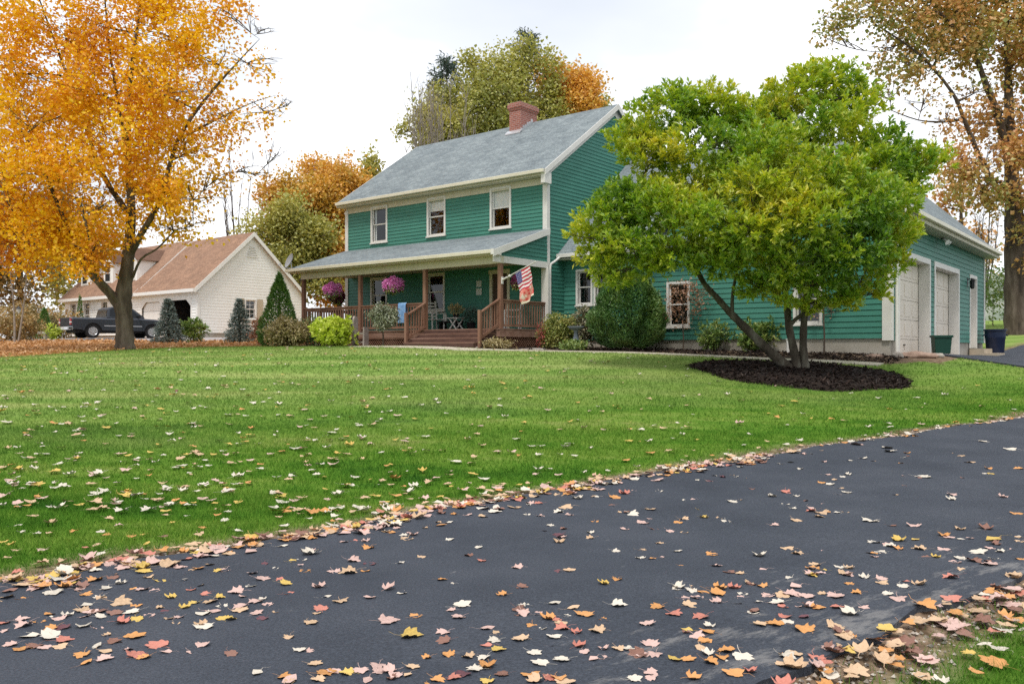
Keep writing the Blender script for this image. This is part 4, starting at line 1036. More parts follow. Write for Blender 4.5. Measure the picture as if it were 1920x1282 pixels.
def garage_door(bb):
    zt_ = 2.75; rc = .28; m = MB(right(GA1)); b0, b1 = bb
    m.box(b0, b0 + .14, .0, .04, -.3, zt_); m.box(b1 - .14, b1, .0, .04, -.3, zt_); m.box(b0 + .14, b1 - .14, .0, .04, zt_ - .16, zt_)
    m.box(b0 + .10, b0 + .14, -rc, -.001, -.3, zt_ - .16); m.box(b1 - .14, b1 - .10, -rc, -.001, -.3, zt_ - .16); m.box(b0 + .14, b1 - .14, -rc, -.001, zt_ - .16, zt_ - .12)
    dr = hb(m, 'garage_door', M['trim'])
    m = MB(right(GA1)); n = 5; h = (zt_ - .16 + .28) / n
    for i in range(n):
        z0 = -.28 + i * h; m.box(b0 + .14, b1 - .14, -rc - .05, -rc - .012, z0 + .006, z0 + h - .006)
        for j in range(4):
            w = (b1 - b0 - .28) / 4; x0 = b0 + .14 + j * w; m.box(x0 + .1, x0 + w - .1, -rc - .012, -rc, z0 + .1, z0 + h - .1)
    m.box(b0 + .14, b1 - .14, -rc - .06, -rc - .05, -.28, zt_ - .16)
    hb(m, 'door_panel', M['garagedoor'], dr)
    m = MB(right(GA1)); c = (b0 + b1) / 2; m.box(c - .08, c + .08, -rc, -rc + .03, .12, .15); hb(m, 'handle', M['black'], dr)
garage_door(D1); garage_door(D2)
m = MB(right(GA1)); b0, b1 = DM_
m.box(b0, b0 + .12, 0, .04, .05, 2.72); m.box(b1 - .12, b1, 0, .04, .05, 2.72); m.box(b0 + .12, b1 - .12, 0, .04, 2.6, 2.72); m.box(b1 - .12, b1 - .09, -.15, -.001, .05, 2.6); m.box(b0 + .09, b0 + .12, -.15, -.001, .05, 2.6)
sd = hb(m, 'side_door', M['trim']); m = MB(right(GA1)); m.box(b0 + .12, b1 - .12, -.19, -.15, .05, 2.6); m.box(b0 + .25, b1 - .25, -.15, -.14, 1.4, 2.4); hb(m, 'door_leaf', M['garagedoor'], sd)
m = MB(right(GA1)); m.tube([(b0 + .2, -.15, 1.1), (b0 + .2, -.08, 1.1)], .03, 8); hb(m, 'handle', M['metal'], sd)
m = MB(right(GA1)); m.box(b0 - .1, b1 + .2, .03, .5, -.12, .03); m.box(b0 - .1, b1 + .25, .5, .9, -.35, -.13); m.box(b0 - .1, b1 + .2, .03, .5, -.35, -.121); hb(m, 'door_step', pbr('pale_step_wood', [(.4, .33, .24), (.5, .42, .32)], .85, 3))
# lantern and flood light on the garage
m = MB(right(GA1)); lb = 10.95
m.box(lb - .06, lb + .06, 0, .03, 2.25, 2.55); m.bar((lb, .03, 2.5), (lb, .16, 2.52), .03); m.lathe([(.02, .3), (.1, .22), (.09, .2), (.075, -.02), (.03, -.06), (.03, 0)], (lb, .17, 2.22), 6); ln = hb(m, 'wall_lantern', M['black'])
m = MB(right(GA1)); m.lathe([(.06, .0), (.075, .16), (.02, .17)], (lb, .17, 2.23), 6, 1.1, 1.1); hb(m, 'lantern_glass', pbr('frosted_glass', (.5, .5, .46), .2), ln)
m = MB(right(GA1)); fb = 6.2
m.lathe([(.07, -.03), (.07, .0), (.03, .01)], (fb, .2, GWT - .02), 10); m.bar((fb, .2, GWT - .03), (fb - .1, .26, GWT - .1), .025); m.bar((fb, .2, GWT - .03), (fb + .1, .26, GWT - .1), .025); fl = hb(m, 'flood_light', M['black'])
m = MB(right(GA1))
for s_ in (-.13, .13): m.tube([(fb + s_ * .7, .24, GWT - .07), (fb + s_, .3, GWT - .14), (fb + s_ * 1.3, .36, GWT - .18)], [.03, .05, .085], 10)
hb(m, 'lamp_bulb', pbr('white_lamp', (.75, .75, .72), .3), fl, smooth=True)
# notice boards by the front door
m = MB(front(0)); m.box(-3.12, -2.88, .02, .035, 2.24, 2.46); m.box(-3.13, -2.87, .02, .035, 1.95, 2.18); m.bar((-3.0, .03, 2.46), (-3.0, .03, 2.55), .01); m.bar((-3.1, .028, 2.18), (-3.1, .028, 2.24), .008); m.bar((-2.9, .028, 2.18), (-2.9, .028, 2.24), .008)
hb(m, 'hanging_plaque', pbr('pale_plaque', [(.42, .44, .42), (.6, .62, .6)], .6, 14), bevel=.004)

# ------------------------------------------------------------------ things on and round the porch
def at_house(name, a, b, zrel, label, cat, group=None, rz=0):
    o = empty(name, hpt(a, b, zrel), HROT + rz); return tag(o, label, cat, group)

# flag
fl = at_house('flag', 0.066, PB, 2.17, 'striped flag with blue starred corner on a white pole at the porch post', 'flag')
m = MB(); m.tube([(0, 0, 0), (1.32, -.04, .47)], .016, 8); m.lathe([(.001, -.03), (.03, 0), (.001, .03)], (1.34, -.04, .478), 8); m.build('pole', M['trim'], fl, smooth=True)
m = MB(); m.box(0, .03, -.04, .04, -.12, .1); m.tube([(.01, 0, 0), (.22, -.007, .078)], .03, 8); m.tube([(.3, -.01, .105), (.34, -.01, .12)], .045, 10); m.build('bracket', M['trim'], fl)
def flag_cloth():
    nu, nv = 30, 52; V = []; FA = []; mi = []
    wd, ln_ = .56, 1.02
    for j in range(nv + 1):
        v = j / nv
        for i in range(nu + 1):
            u = i / nu
            x = .56 + u * wd * (1 - .12 * v) + .26 * v ** 1.1; z = .199 + .356 * u * wd - v * ln_ * (.97 - .1 * u) - .02
            y = -.03 + .07 * math.sin(u * 7 + v * 5) * v + .03 * math.sin(v * 14 + u * 3) * v + .02 * v; z += .012 * math.sin(u * 9 + v * 8) * v
            V.append((x, y, z))
    for j in range(nv):
        for i in range(nu):
            a = j * (nu + 1) + i; FA.append((a, a + 1, a + nu + 2, a + nu + 1))
            u, v = (i + .5) / nu, (j + .5) / nv; wv = v + .012 * math.sin(u * 8)
            if v < .36 and u < .40:
                k = 3 if (i % 3 == 1 and j % 3 == 1) else 2
            elif wv < .62: k = 0 if int(wv / .62 * 11) % 2 == 0 else 1
            else:
                k = 5 if v > .94 else 4
            mi.append(k)
    mats = [pbr('flag_red', (.5, .035, .06), .8), pbr('flag_white', (.75, .72, .72), .8), pbr('flag_blue', (.05, .05, .2), .8), M['trim'], pbr('flag_salmon', [(.75, .66, .55), (.7, .3, .24), (.68, .24, .19), (.55, .05, .05)], .8, 6.5, rng=(.38, .62), detail=2), pbr('flag_cream', (.72, .64, .5), .8)]
    np_mesh('cloth', V, FA, mats, fl, smooth=True, midx=mi)
flag_cloth()

# hanging flower baskets
def basket(a, b, z, R, label, petal='petal', drop=.45, seed=1, low=False):
    t = at_house('hanging_basket', a, b, z - R * .7, label, 'hanging basket', 'flower baskets hanging in the porch'); r = np.random.default_rng(seed)
    m = MB(); m.lathe([(.08, 0), (.14, .02), (.19, .17), (.2, .18), (.17, .17), (.02, .16)], (0, 0, 0), 14); m.build('pot', M['black'], t, smooth=True)
    m = MB()
    for k in range(3):
        an = k * 2.1; m.tube([(math.cos(an) * .19, math.sin(an) * .19, .17), (0, 0, R * .7 + drop)], .004, 4)
    m.tube([(0, 0, R * .7 + drop), (0, 0, R * .7 + drop + .08)], .006, 4); m.build('hanger', M['black'], t)
    for nm, mt, n, rr, zc, L in (('foliage', 'l_shrub', 500, R * .92, R * .5, .07), ('flowers', petal, 3600, R, R * .72, .045)):
        d = unit(r.normal(size=(n, 3))); q = r.random(n) ** .25
        p = d * q[:, None] * np.array([rr, rr, rr * .8]); 
        if nm == 'flowers': p = p[p[:, 2] > -rr * .62]; 
        else: p = p[p[:, 2] < rr * .1]
        lump = 1 + .2 * np.sin(p[:, 0] * 15 + seed) * np.sin(p[:, 1] * 17 + 1) ; p = p * lump[:, None]
        p[:, 2] += zc; D = unit(r.normal(size=p.shape) + p * .5); Ls = L * (.7 + .6 * r.random(len(p)))
        V = leaf_arrays(p, D, Ls, Ls * .9, r); np_mesh(nm, V, np.arange(len(V)).reshape(-1, 4), M[mt], t)
basket(-4.93, -2.4, 2.25, .36, 'magenta flower basket hanging between the two porch posts left of the steps', seed=2)
basket(-8.2, -2.4, 2.23, .34, 'magenta flower basket hanging in the leftmost porch bay', seed=3)
basket(-9.3, -1.3, 2.05, .34, 'dark plum flower basket hanging behind the leftmost magenta basket', 'petal_dark', seed=4, drop=.6)
basket(0.02, -1.55, 2.15, .27, 'small purple flower basket hanging half behind the flag', 'petal_dark', seed=5)

# satellite dish
t = at_house('satellite_dish', -10.2, -2.75, 3.05, 'small grey satellite dish at the left corner of the porch roof', 'satellite dish')
m = MB(); m.tube([(0, 0, 0), (-.06, 0, .2), (-.1, .02, .32)], .02, 8); m.tube([(-.12, 0, .1), (-.3, -.25, .12), (-.32, -.33, .22)], .012, 6); m.box(-.35, -.29, -.37, -.3, .2, .27); m.build('mast', M['metal'], t, smooth=True)
m = MB(); n = 16; prof = [(0.001, 0), (.12, .012), (.22, .045), (.29, .085), (.3, .095), (.22, .055), (.12, .024), (.001, .012)]; m.lathe(prof, (0, 0, 0), 20)
d = m.build('dish', pbr('dish_grey', (.32, .33, .35), .5), t, smooth=True); d.location = (-.1, .02, .36); d.rotation_euler = (math.radians(68), 0, math.radians(-15))

# furniture on the porch
def chair(a, b, rz, label, mat='trim', rocker=False, slats=True):
    t = at_house('porch_chair', a, b, DK, label, 'chair', 'chairs on the porch', rz)
    m = MB(); 
    for i in range(6): m.box(-.24, .24, -.25 + i * .083, -.18 + i * .083, .41, .435)
    m.build('seat', M[mat], t)
    m = MB()
    for i in range(5): m.bar((-.2, .25 + .02 * i, .55 + .12 * i), (.2, .25 + .02 * i, .55 + .12 * i), .02, .06)
    m.build('backrest', M[mat], t)
    for sx in (-.24, .24):
        m = MB(); m.bar((sx, .24, 0), (sx, .25, .44), .04); m.bar((sx, .25, .44), (sx, .36, 1.12), .04); m.build('leg', M[mat], t)
        m = MB(); m.bar((sx, -.24, 0), (sx, -.24, .64), .04); m.build('leg', M[mat], t)
        m = MB(); m.bar((sx, -.28, .65), (sx, .27, .65), .06, .025); m.build('armrest', M[mat], t)
chair(-4.5, -.75, math.radians(75), 'white ladder back chair under the porch window left of the steps')
chair(-.75, -.9, math.radians(-60), 'white slatted chair behind the right porch railing')
def side_table(a, b):
    t = at_house('side_table', a, b, DK, 'small white folding table with crossed legs by the porch wall', 'table')
    m = MB()
    for i in range(5): m.box(-.26, .26, -.21 + i * .085, -.135 + i * .085, .44, .465)
    m.build('tabletop', M['trim'], t, bevel=.004)
    for y in (-.17, .17):
        m = MB(); m.bar((-.2, y, 0), (.2, y, .44), .035); m.build('leg', M['trim'], t); m = MB(); m.bar((.2, y + .03, 0), (-.2, y + .03, .44), .035); m.build('leg', M['trim'], t)
side_table(-3.45, -.75)
def pot_plant(name, label, loc, R, h, leaf, seed, pot='black', pr=.14, ph=.2, cat='plant', lsize=.07, n=420, rz=0):
    t = empty(name, loc, rz); tag(t, label, cat); r = np.random.default_rng(seed)
    m = MB(); m.lathe([(pr * .7, 0), (pr, ph), (pr * 1.05, ph + .01), (pr * .9, ph), (pr * .2, ph - .02)], (0, 0, 0), 14); m.build('pot', M[pot], t, smooth=True)
    d = unit(r.normal(size=(n, 3))); p = d * (r.random(n) ** .4)[:, None] * np.array([R, R, h / 2]); p[:, 2] += ph + h * .45
    D = unit(d + np.array([0, 0, .5]) + r.normal(size=p.shape) * .5); L = lsize * (.6 + .8 * r.random(n)); V = leaf_arrays(p, D, L, L * .5, r)
    np_mesh('foliage', V, np.arange(len(V)).reshape(-1, 4), M[leaf], t)
pot_plant('potted_plant', 'dull brown potted plant on the small white porch table', hpt(-3.45, -.75, DK + .465), .28, .38, 'l_bronze', 71, pr=.11, ph=.12)
pot_plant('potted_plant', 'dark leafy plant in a black pot beside the white porch table', hpt(-2.95, -.5, DK), .3, .6, 'l_pine', 72, pr=.17, ph=.28)
t = at_house('storage_bench', -3.98, -.45, DK, 'low dark bench between the white chair and the small white table', 'bench')
m = MB(); m.box(-.45, .45, -.2, .2, .3, .36); m.build('seat', M['black'], t)
for sx in (-.4, .4): 
    m = MB(); m.box(sx - .03, sx + .03, -.18, .18, 0, .3); m.build('leg', M['black'], t)
for k, (dx, h) in enumerate(((-.2, .3), (.25, .26))):
    t = at_house('candle_lantern', -3.98 + dx, -.5, DK + .36, ('tall' if k == 0 else 'short') + ' pale jar lantern standing on the low dark porch bench', 'lantern', 'jars on the porch bench')
    m = MB(); m.lathe([(.05, 0), (.06, .02), (.055, h * .7), (.03, h * .8), (.032, h), (.02, h)], (0, 0, 0), 10); m.build('jar', pbr('pale_jar', (.55, .55, .5), .3), t, smooth=True)
# towel on the railing
def towel():
    V = []; FA = []; nu, nv = 10, 16
    for j in range(nv + 1):
        s_ = j / nv * 1.15 - .35
        for i in range(nu + 1):
            u = i / nu - .5
            f = .018 * math.sin(u * 17) * min(1, abs(s_) * 3)
            if s_ < 0: V.append((u * .4, .056 + f * .5, s_ * 1.0 + .026))
            elif s_ < .11: V.append((u * .4, .056 - s_ / .11 * .112, .032))
            else: V.append((u * .38, -.058 - abs(f) - .012, .03 - (s_ - .11)))
    for j in range(nv):
        for i in range(nu): k = j * (nu + 1) + i; FA.append((k, k + 1, k + nu + 2, k + nu + 1))
    o = np_mesh('towel', V, FA, pbr('blue_towel', [(.12, .26, .5), (.25, .42, .66)], .95, 9), None, hpt(-4.35, PB, DK + .92), smooth=True); o.rotation_euler = (0, 0, HROT)
    tag(o, 'blue towel hung over the porch railing left of the steps', 'towel')
towel()

# weathered wooden plant stand in front of the porch
x, y = hw(-5.55, -3.35)
t = empty('plant_stand', (x, y, g1(x, y)), HROT + .2); tag(t, 'weathered grey wooden stand with two upright planks in front of the porch', 'plant stand')
m = MB()
m.extrude([(-.25, -.14, 0), (-.25, .14, 0), (-.25, .12, .95), (-.25, .06, 1.05), (-.25, -.06, 1.05), (-.25, -.12, .95)], (.06, 0, 0)); m.build('upright', M['weathered'], t)
m = MB(); m.extrude([(.2, -.14, 0), (.2, .14, 0), (.2, .12, .66), (.2, -.12, .66)], (.06, 0, 0)); m.build('upright', M['weathered'], t)
for z in (.12, .42): 
    m = MB(); m.box(-.188, .198, -.12, .12, z, z + .05); m.build('shelf', M['weathered'], t)

# ---- shrubs
def shrub(name, label, cat, x, y, w, h, leaf, n, lsize, seed, style='random', per=6, flat=None, nb=9, stem=None, group=None, spread=.06, wr=.6, dz=0, gthr=-.35, bottom=0.0, gfreq=2.5):
    r = np.random.default_rng(seed); z0 = g1(x, y) + dz; blobs = []
    cz = z0 + bottom + (h - bottom) * .5; H2 = (h - bottom) * .5
    for i in range(nb):
        d = unit(r.normal(size=3)); q = .45 + .25 * r.random(); rr = .24 * w * (.8 + .4 * r.random())
        blobs.append(((x + d[0] * q * w * .62, y + d[1] * q * w * .55, max(z0 + rr * .55, cz + d[2] * q * H2)), (rr, rr, min(rr, H2 * .6)), int(n / per / nb * .6)))
    blobs.append(((x, y, cz - (0 if bottom else H2 * .12)), (w * .4, w * .4, H2 * .82), int(n / per * .4)))
    rad = stem or .018
    limbs = [[((x, y, z0 - .05), rad * 1.2), ((x + .01, y, z0 + max(.1, bottom * .6)), rad), ((x - .01, y, z0 + max(.2, bottom)), rad * .9), ((x, y, cz), rad * .6)]]
    tw = 5 if bottom else 3
    return tree(name, label, cat, (x, y, z0), limbs, blobs, M['bark_grey'], M[leaf], lsize, per=per, spread=spread, style=style, wr=wr, twigs=tw, gthr=gthr, gfreq=gfreq, group=group, seed=seed, twig_r=.006, sides=6, limb_r=.012, power=.4)

def px_xy(px, Y): return (px - HX) / F * Y, Y
def S(px, Y, *a, **k): return a
BU = 'shrubs along the house'
x, y = px_xy(622, 28.6); shrub('shrub', 'bright lime yellow shrub in front of the porch', 'shrub', x, y, 1.5, 1.12, 'l_lime', 5200, .12, 81, group=BU, style='sprig')
x, y = px_xy(542, 30.0); shrub('shrub', 'wide low bronze shrub left of the lime yellow one', 'shrub', x, y, 1.6, 1.05, 'l_bronze', 5600, .1, 82, group=BU)
x, y = px_xy(575, 31.4); shrub('shrub', 'dark green low hedge plant behind the bronze and lime shrubs', 'shrub', x, y, 1.9, 1.2, 'l_arbor', 3500, .08, 83, group=BU)
x, y = px_xy(1043, 26.6); shrub('shrub', 'rounded olive box hedge at the right end of the porch', 'shrub', x, y, 1.02, 1.32, 'l_box', 11000, .07, 84, group=BU)
x, y = px_xy(1094, 26.7); shrub('shrub', 'dull purple brown shrub between the box hedge and the big conifer', 'shrub', x, y, .85, 1.55, 'l_purple', 3600, .1, 85, group=BU)
x, y = px_xy(718, 28.0); shrub('topiary_shrub', 'small round dull green standard shrub on a thin stem before the porch', 'shrub', x, y, .92, 1.42, 'l_dull', 3600, .085, 86, group=BU, bottom=.52, stem=.028)
x, y = px_xy(1336, 25.2); shrub('shrub', 'light green shrub against the garage wall right of the orange sapling', 'shrub', x, y, .95, 1.0, 'l_shrub', 2400, .1, 87, group=BU, style='sprig', wr=.4)
x, y = px_xy(1424, 24.6); shrub('shrub', 'leafy green shrub behind the leaning magnolia trunk', 'shrub', x, y, 1.3, .95, 'l_shrub', 2800, .12, 88, group=BU, style='sprig', wr=.45)
x, y = px_xy(1012, 26.4); shrub('flower_shrub', 'small coral red flowering plant at the right porch corner', 'plant', x, y, .32, .95, 'petal_red', 350, .05, 89, group=BU, spread=.05)
x, y = px_xy(362, 37.5); shrub('rhododendron', 'dark glossy rhododendron between the two blue spruces', 'shrub', x, y, 1.2, 1.35, 'l_shrub', 3000, .13, 90, style='sprig', wr=.35)
x, y = px_xy(1070, 25.6); shrub('ground_cover_plant', 'low pale green plants at the lawn edge below the bird bath', 'plant', x, y, 1.0, .26, 'l_shrub', 1500, .08, 91, nb=6)
x, y = px_xy(1022, 25.6); shrub('ground_cover_plant', 'small withered yellow plant by the stones at the porch steps', 'plant', *px_xy(935, 25.7), .9, .3, 'l_bronze', 900, .08, 92, nb=6)
x, y = px_xy(1281, 25.6); shrub('sapling', 'thin sapling with sparse orange leaves before the garage window', 'tree', x, y, 1.7, 2.3, 'l_sapling', 1100, .075, 93, bottom=.7, stem=.02, spread=.1, per=3, gthr=-.2)
x, y = px_xy(1545, 23.3); shrub('sapling', 'thin nearly leafless sapling near the white garage corner', 'tree', x, y, .9, 1.75, 'l_sapling', 90, .06, 94, bottom=.9, stem=.022, spread=.1, per=2)
x, y = px_xy(98, 41); shrub('flower_shrub', 'small yellow flowering plant beside the green cone shrub', 'plant', x, y, .7, .8, 'l_lime', 700, .1, 95)
x, y = px_xy(20, 39); shrub('shrub', 'tangled brown shrub around the lamp post at the far left', 'shrub', x, y, 2.6, 1.4, 'l_brownveg', 3500, .12, 96, nb=12)
x, y = px_xy(110, 46); shrub('shrub', 'brown and green shrub at the road behind the pickup tailgate', 'shrub', x, y, 2.4, 1.5, 'l_brownveg', 3000, .13, 97, nb=12)
x, y = px_xy(62, 50); shrub('shrub', 'wide dull shrub behind the green cone shrub across the road', 'shrub', x, y, 5.5, 2.2, 'l_brownveg', 6000, .17, 98, nb=14, spread=.12)
x, y = px_xy(1862, 44); shrub('shrub', 'leggy green bush behind the dark bin beside the oak trunk', 'shrub', x, y, 3.0, 3.6, 'l_shrub', 2600, .16, 99, nb=14, spread=.14, per=4, gthr=-.1)
x, y = px_xy(1990, 50); shrub('shrub', 'broad dull shrub beyond the lawn right of the oak trunk', 'shrub', x, y, 5, 2.2, 'l_brownveg', 3000, .17, 100, nb=14, spread=.12)
x, y = px_xy(487, 33.2); shrub('shrub', 'small beige dried shrub left of the tall green cone', 'shrub', x, y, .7, 1.3, 'l_sapling', 900, .09, 101)

def conifer(name, label, x, y, w, h, leaf, n, lsize, seed, kind='spruce', group=None, lean=0):
    r = np.random.default_rng(seed); z0 = g1(x, y); t = empty(name, (x, y, z0)); tag(t, label, 'shrub' if kind != 'spruce' else 'tree', group)
    m = MB(); m.tube([(0, 0, -.1), (0, 0, h * .5), (0, 0, h * .93)], [.05 * w + .02, .03 * w + .01, .01], 7)
    Pn = []; O = []
    if kind == 'spruce':
        nt = 11
        for i in range(nt):
            tt = i / nt; zc = h * (.06 + .9 * tt); R = w * .62 * (1 - tt) ** 1.1 + .03; nbr = int(9 + 8 * (1 - tt))
            for k in range(nbr):
                a = k * 6.283 / nbr + i * 1.7 + r.normal() * .12; Rk = R * (.78 + .32 * r.random()); 
                e = np.array([math.cos(a) * Rk, math.sin(a) * Rk, zc - .22 * Rk + .04 * r.normal()])
                m.tube([(0, 0, zc), tuple(e * .6 + np.array([0, 0, zc * .4 + .06 * Rk])), tuple(e)], [.012, .009, .004], 4, cap=False)
                q = r.random(int(n / nt / nbr * (.6 + .9 * (1 - tt)))) ** .55
                for qq in q:
                    p = np.array([0, 0, zc]) * (1 - qq) + e * qq; Pn.append(p + r.normal(size=3) * .035); O.append((math.cos(a), math.sin(a), .15))
    else:
        for i in range(n):
            u = r.random(); a = r.random() * 6.283
            if kind == 'cone': R = w * .5 * ((1 - u) ** .8) * (.18 + .82 * min(1, (u + .12) / .2)); z = h * u
            else:
                v = u * .97 + .02; R = w * .5 * math.sin(math.pi * min(1, (v ** .8) * .93 + .05)) ** .62 * (1 - .15 * v); z = h * v
            lump = 1 + .22 * noise.noise(Vector((math.cos(a) * R * 2.3 + seed, math.sin(a) * R * 2.3, z * 2.3))) * (1.7 if kind == 'globe' else 1)
            q = (.72 + .28 * r.random() ** .5) * lump
            Pn.append((math.cos(a) * R * q, math.sin(a) * R * q, z * (1 + .03 * r.normal()) + .03)); O.append((math.cos(a), math.sin(a), .6))
    m.build('trunk', M['bark_grey'], t, smooth=True)
    Pn = np.array(Pn); O = unit(np.array(O)); D = unit(O * .8 + r.normal(size=Pn.shape) * .45 + np.array([0, 0, .2])); L = lsize * (.6 + .8 * r.random(len(Pn)))
    V = leaf_arrays(Pn, D, L, L * (.3 if kind == 'spruce' else .42), r)
    np_mesh('crown', V, np.arange(len(V)).reshape(-1, 4), M[leaf], t)
SP = 'young blue spruces'
conifer('spruce_tree', 'young blue spruce standing right of the pickup truck', *px_xy(315, 36.5), 1.3, 2.12, 'l_spruce', 7500, .1, 111, group=SP)
conifer('spruce_tree', 'young blue spruce in front of the white gable wall', *px_xy(449, 37.5), 1.28, 2.16, 'l_spruce', 7500, .1, 112, group=SP)
conifer('arborvitae', 'tall dense green cone shrub at the left end of the porch', *px_xy(524, 31.2), 1.75, 2.58, 'l_arbor', 11000, .085, 113, 'cone')
conifer('arborvitae', 'small dark green cone shrub far left beyond the road', *px_xy(83, 44), 1.0, 1.55, 'l_arbor', 2500, .09, 114, 'cone')
conifer('arborvitae', 'tiny green cone shrub under the white house windows behind the pickup', *px_xy(150, 52), .6, 2.6, 'l_arbor', 1500, .09, 115, 'cone')
conifer('globe_conifer', 'big rounded conifer against the wing left of the magnolia crown', *px_xy(1179, 25.9), 2.4, 2.45, 'l_globe', 34000, .085, 116, 'globe')

# bird bath
x, y = px_xy(1080, 25.9); t = empty('bird_bath', (x, y, g1(x, y))); tag(t, 'grey stone bird bath between the box hedge and the conifer', 'bird bath')
st = pbr('bath_stone', [(.13, .15, .19), (.24, .27, .32)], .8, 8)
m = MB(); m.lathe([(.16, 0), (.17, .05), (.1, .09), (.07, .16), (.11, .3), (.075, .42), (.06, .55), (.09, .6)], n=14); m.build('pedestal', st, t, smooth=True)
m = MB(); m.lathe([(.08, .6), (.2, .64), (.26, .71), (.25, .72), (.18, .67), (.02, .66)], n=18); m.build('basin', st, t, smooth=True)
# white post
x, y = px_xy(1477, 23.9); t = MB(); t.box(-.035, .035, -.035, .035, -.05, .36); t.extrude([(-.045, -.045, .36), (.045, -.045, .36), (.045, .045, .36), (-.045, .045, .36)], (0, 0, .03)); o = t.build('garden_post', M['trim'], None, (x, y, g1(x, y)), bevel=.006); tag(o, 'short white post in the bed behind the magnolia trunks', 'post')

# stones
def rock(px, Y, w, d, h, label, seed, rz=0, col='stone'):
    r = np.random.default_rng(seed); x, y = px_xy(px, Y); bm = bmesh.new(); bmesh.ops.create_icosphere(bm, subdivisions=3, radius=1)
    for v in bm.verts:
        n_ = noise.noise(v.co * 1.6 + Vector((seed, 0, 0))) * .28 + noise.noise(v.co * 4 + Vector((0, seed, 0))) * .09
        v.co = Vector((v.co.x * w / 2, v.co.y * d / 2, v.co.z * h / 2)) * (1 + n_)
    me = bpy.data.meshes.new('rock'); bm.to_mesh(me); bm.free(); me.materials.append(M[col])
    for p in me.polygons: p.use_smooth = True
    o = link('rock', me, None, (x, y, g1(x, y) + h * .22)); o.rotation_euler = (0, 0, rz); tag(o, label, 'rock', 'stones edging the garden beds')
M['stone'] = pbr('field_stone', [(.2, .17, .15), (.34, .3, .26), (.46, .42, .37)], .95, 5, bump=.4, bscale=18)
M['stone_pink'] = pbr('pink_stone', [(.26, .17, .13), (.38, .27, .21)], .95, 5, bump=.4, bscale=18)
rock(1718, 22.2, 1.15, .4, .22, 'long low pinkish stone before the left garage door', 1, .1, 'stone_pink')
rock(1757, 22.6, .42, .3, .17, 'pale grey stone right of the long pinkish one by the drive', 2, .4)
rock(1683, 22.0, .35, .3, .2, 'small grey stone left of the long pinkish one', 3, 1)
rock(906, 26.1, .34, .26, .24, 'pale round stone at the right foot of the porch steps', 4, .5)
rock(890, 25.7, .3, .2, .1, 'flat pale stone on the path edge below the steps', 5, .2)
rock(1640, 22.1, .5, .3, .12, 'low dark stone in the mulch below the garage corner', 6, .2, 'stone_pink')
rock(1000, 25.3, .8, .35, .08, 'flat grey paving stone right of the porch steps', 7, .1)

# bins
def bin_(name, label, px, Y, w, h, mat, handles=True):
    x, y = px_xy(px, Y); t = empty(name, (x, y, g1(x, y) + .04), HROT + .5); tag(t, label, 'bin', 'bins by the garage')
    m = MB()
    if name == 'recycling_bin':
        b, tp = w * .42, w * .5
        m.add([(-b, -b * .8, 0), (b, -b * .8, 0), (b, b * .8, 0), (-b, b * .8, 0), (-tp, -tp * .8, h), (tp, -tp * .8, h), (tp, tp * .8, h), (-tp, tp * .8, h), (-tp * .92, -tp * .72, h), (tp * .92, -tp * .72, h), (tp * .92, tp * .72, h), (-tp * .92, tp * .72, h), (-b * .9, -b * .7, .05), (b * .9, -b * .7, .05), (b * .9, b * .7, .05), (-b * .9, b * .7, .05)],
              [(3, 2, 1, 0)] + [(i, (i + 1) % 4, 4 + (i + 1) % 4, 4 + i) for i in range(4)] + [(4 + i, 4 + (i + 1) % 4, 8 + (i + 1) % 4, 8 + i) for i in range(4)] + [(8 + i, 8 + (i + 1) % 4, 12 + (i + 1) % 4, 12 + i) for i in range(4)] + [(12, 13, 14, 15)])
        m.build('body', mat, t, bevel=.012)
        m = MB(); m.box(-tp - .025, tp + .025, -tp * .8 - .025, -tp * .8 - .002, h - .06, h + .005); m.box(-tp - .025, tp + .025, tp * .8 + .002, tp * .8 + .025, h - .06, h + .005); m.box(-tp - .025, -tp - .002, -tp * .8, tp * .8, h - .06, h + .005); m.box(tp + .002, tp + .025, -tp * .8, tp * .8, h - .06, h + .005); m.build('rim', mat, t, bevel=.006)
    else:
        R = w / 2; m.lathe([(R * .78, 0), (R * .8, .02), (R * .9, h * .6), (R * .93, h * .62), (R * .94, h * .7), (R * .97, h * .95), (R * .93, h * .95), (R * .74, .06), (.01, .05)], n=26); m.build('body', mat, t, smooth=True)
        m = MB(); m.lathe([(R * .98, h * .93), (R * 1.06, h * .94), (R * 1.06, h), (R * .98, h), (R * .96, h * .95)], n=26); m.build('rim', mat, t, smooth=True)
        for s_ in (-1, 1): m = MB(); m.tube([(s_ * R * .95, -.09, h * .78), (s_ * R * 1.12, -.06, h * .74), (s_ * R * 1.12, .06, h * .74), (s_ * R * .95, .09, h * .78)], .018, 6); m.build('handle', mat, t)
bin_('recycling_bin', 'dark green rectangular bin in front of the right garage door', 1765, 24.6, .48, .53, pbr('bin_green', (.008, .05, .034), .5))
bin_('trash_bin', 'round navy blue bin at the far garage corner', 1866, 31.5, .74, .92, pbr('bin_navy', (.012, .02, .05), .4))

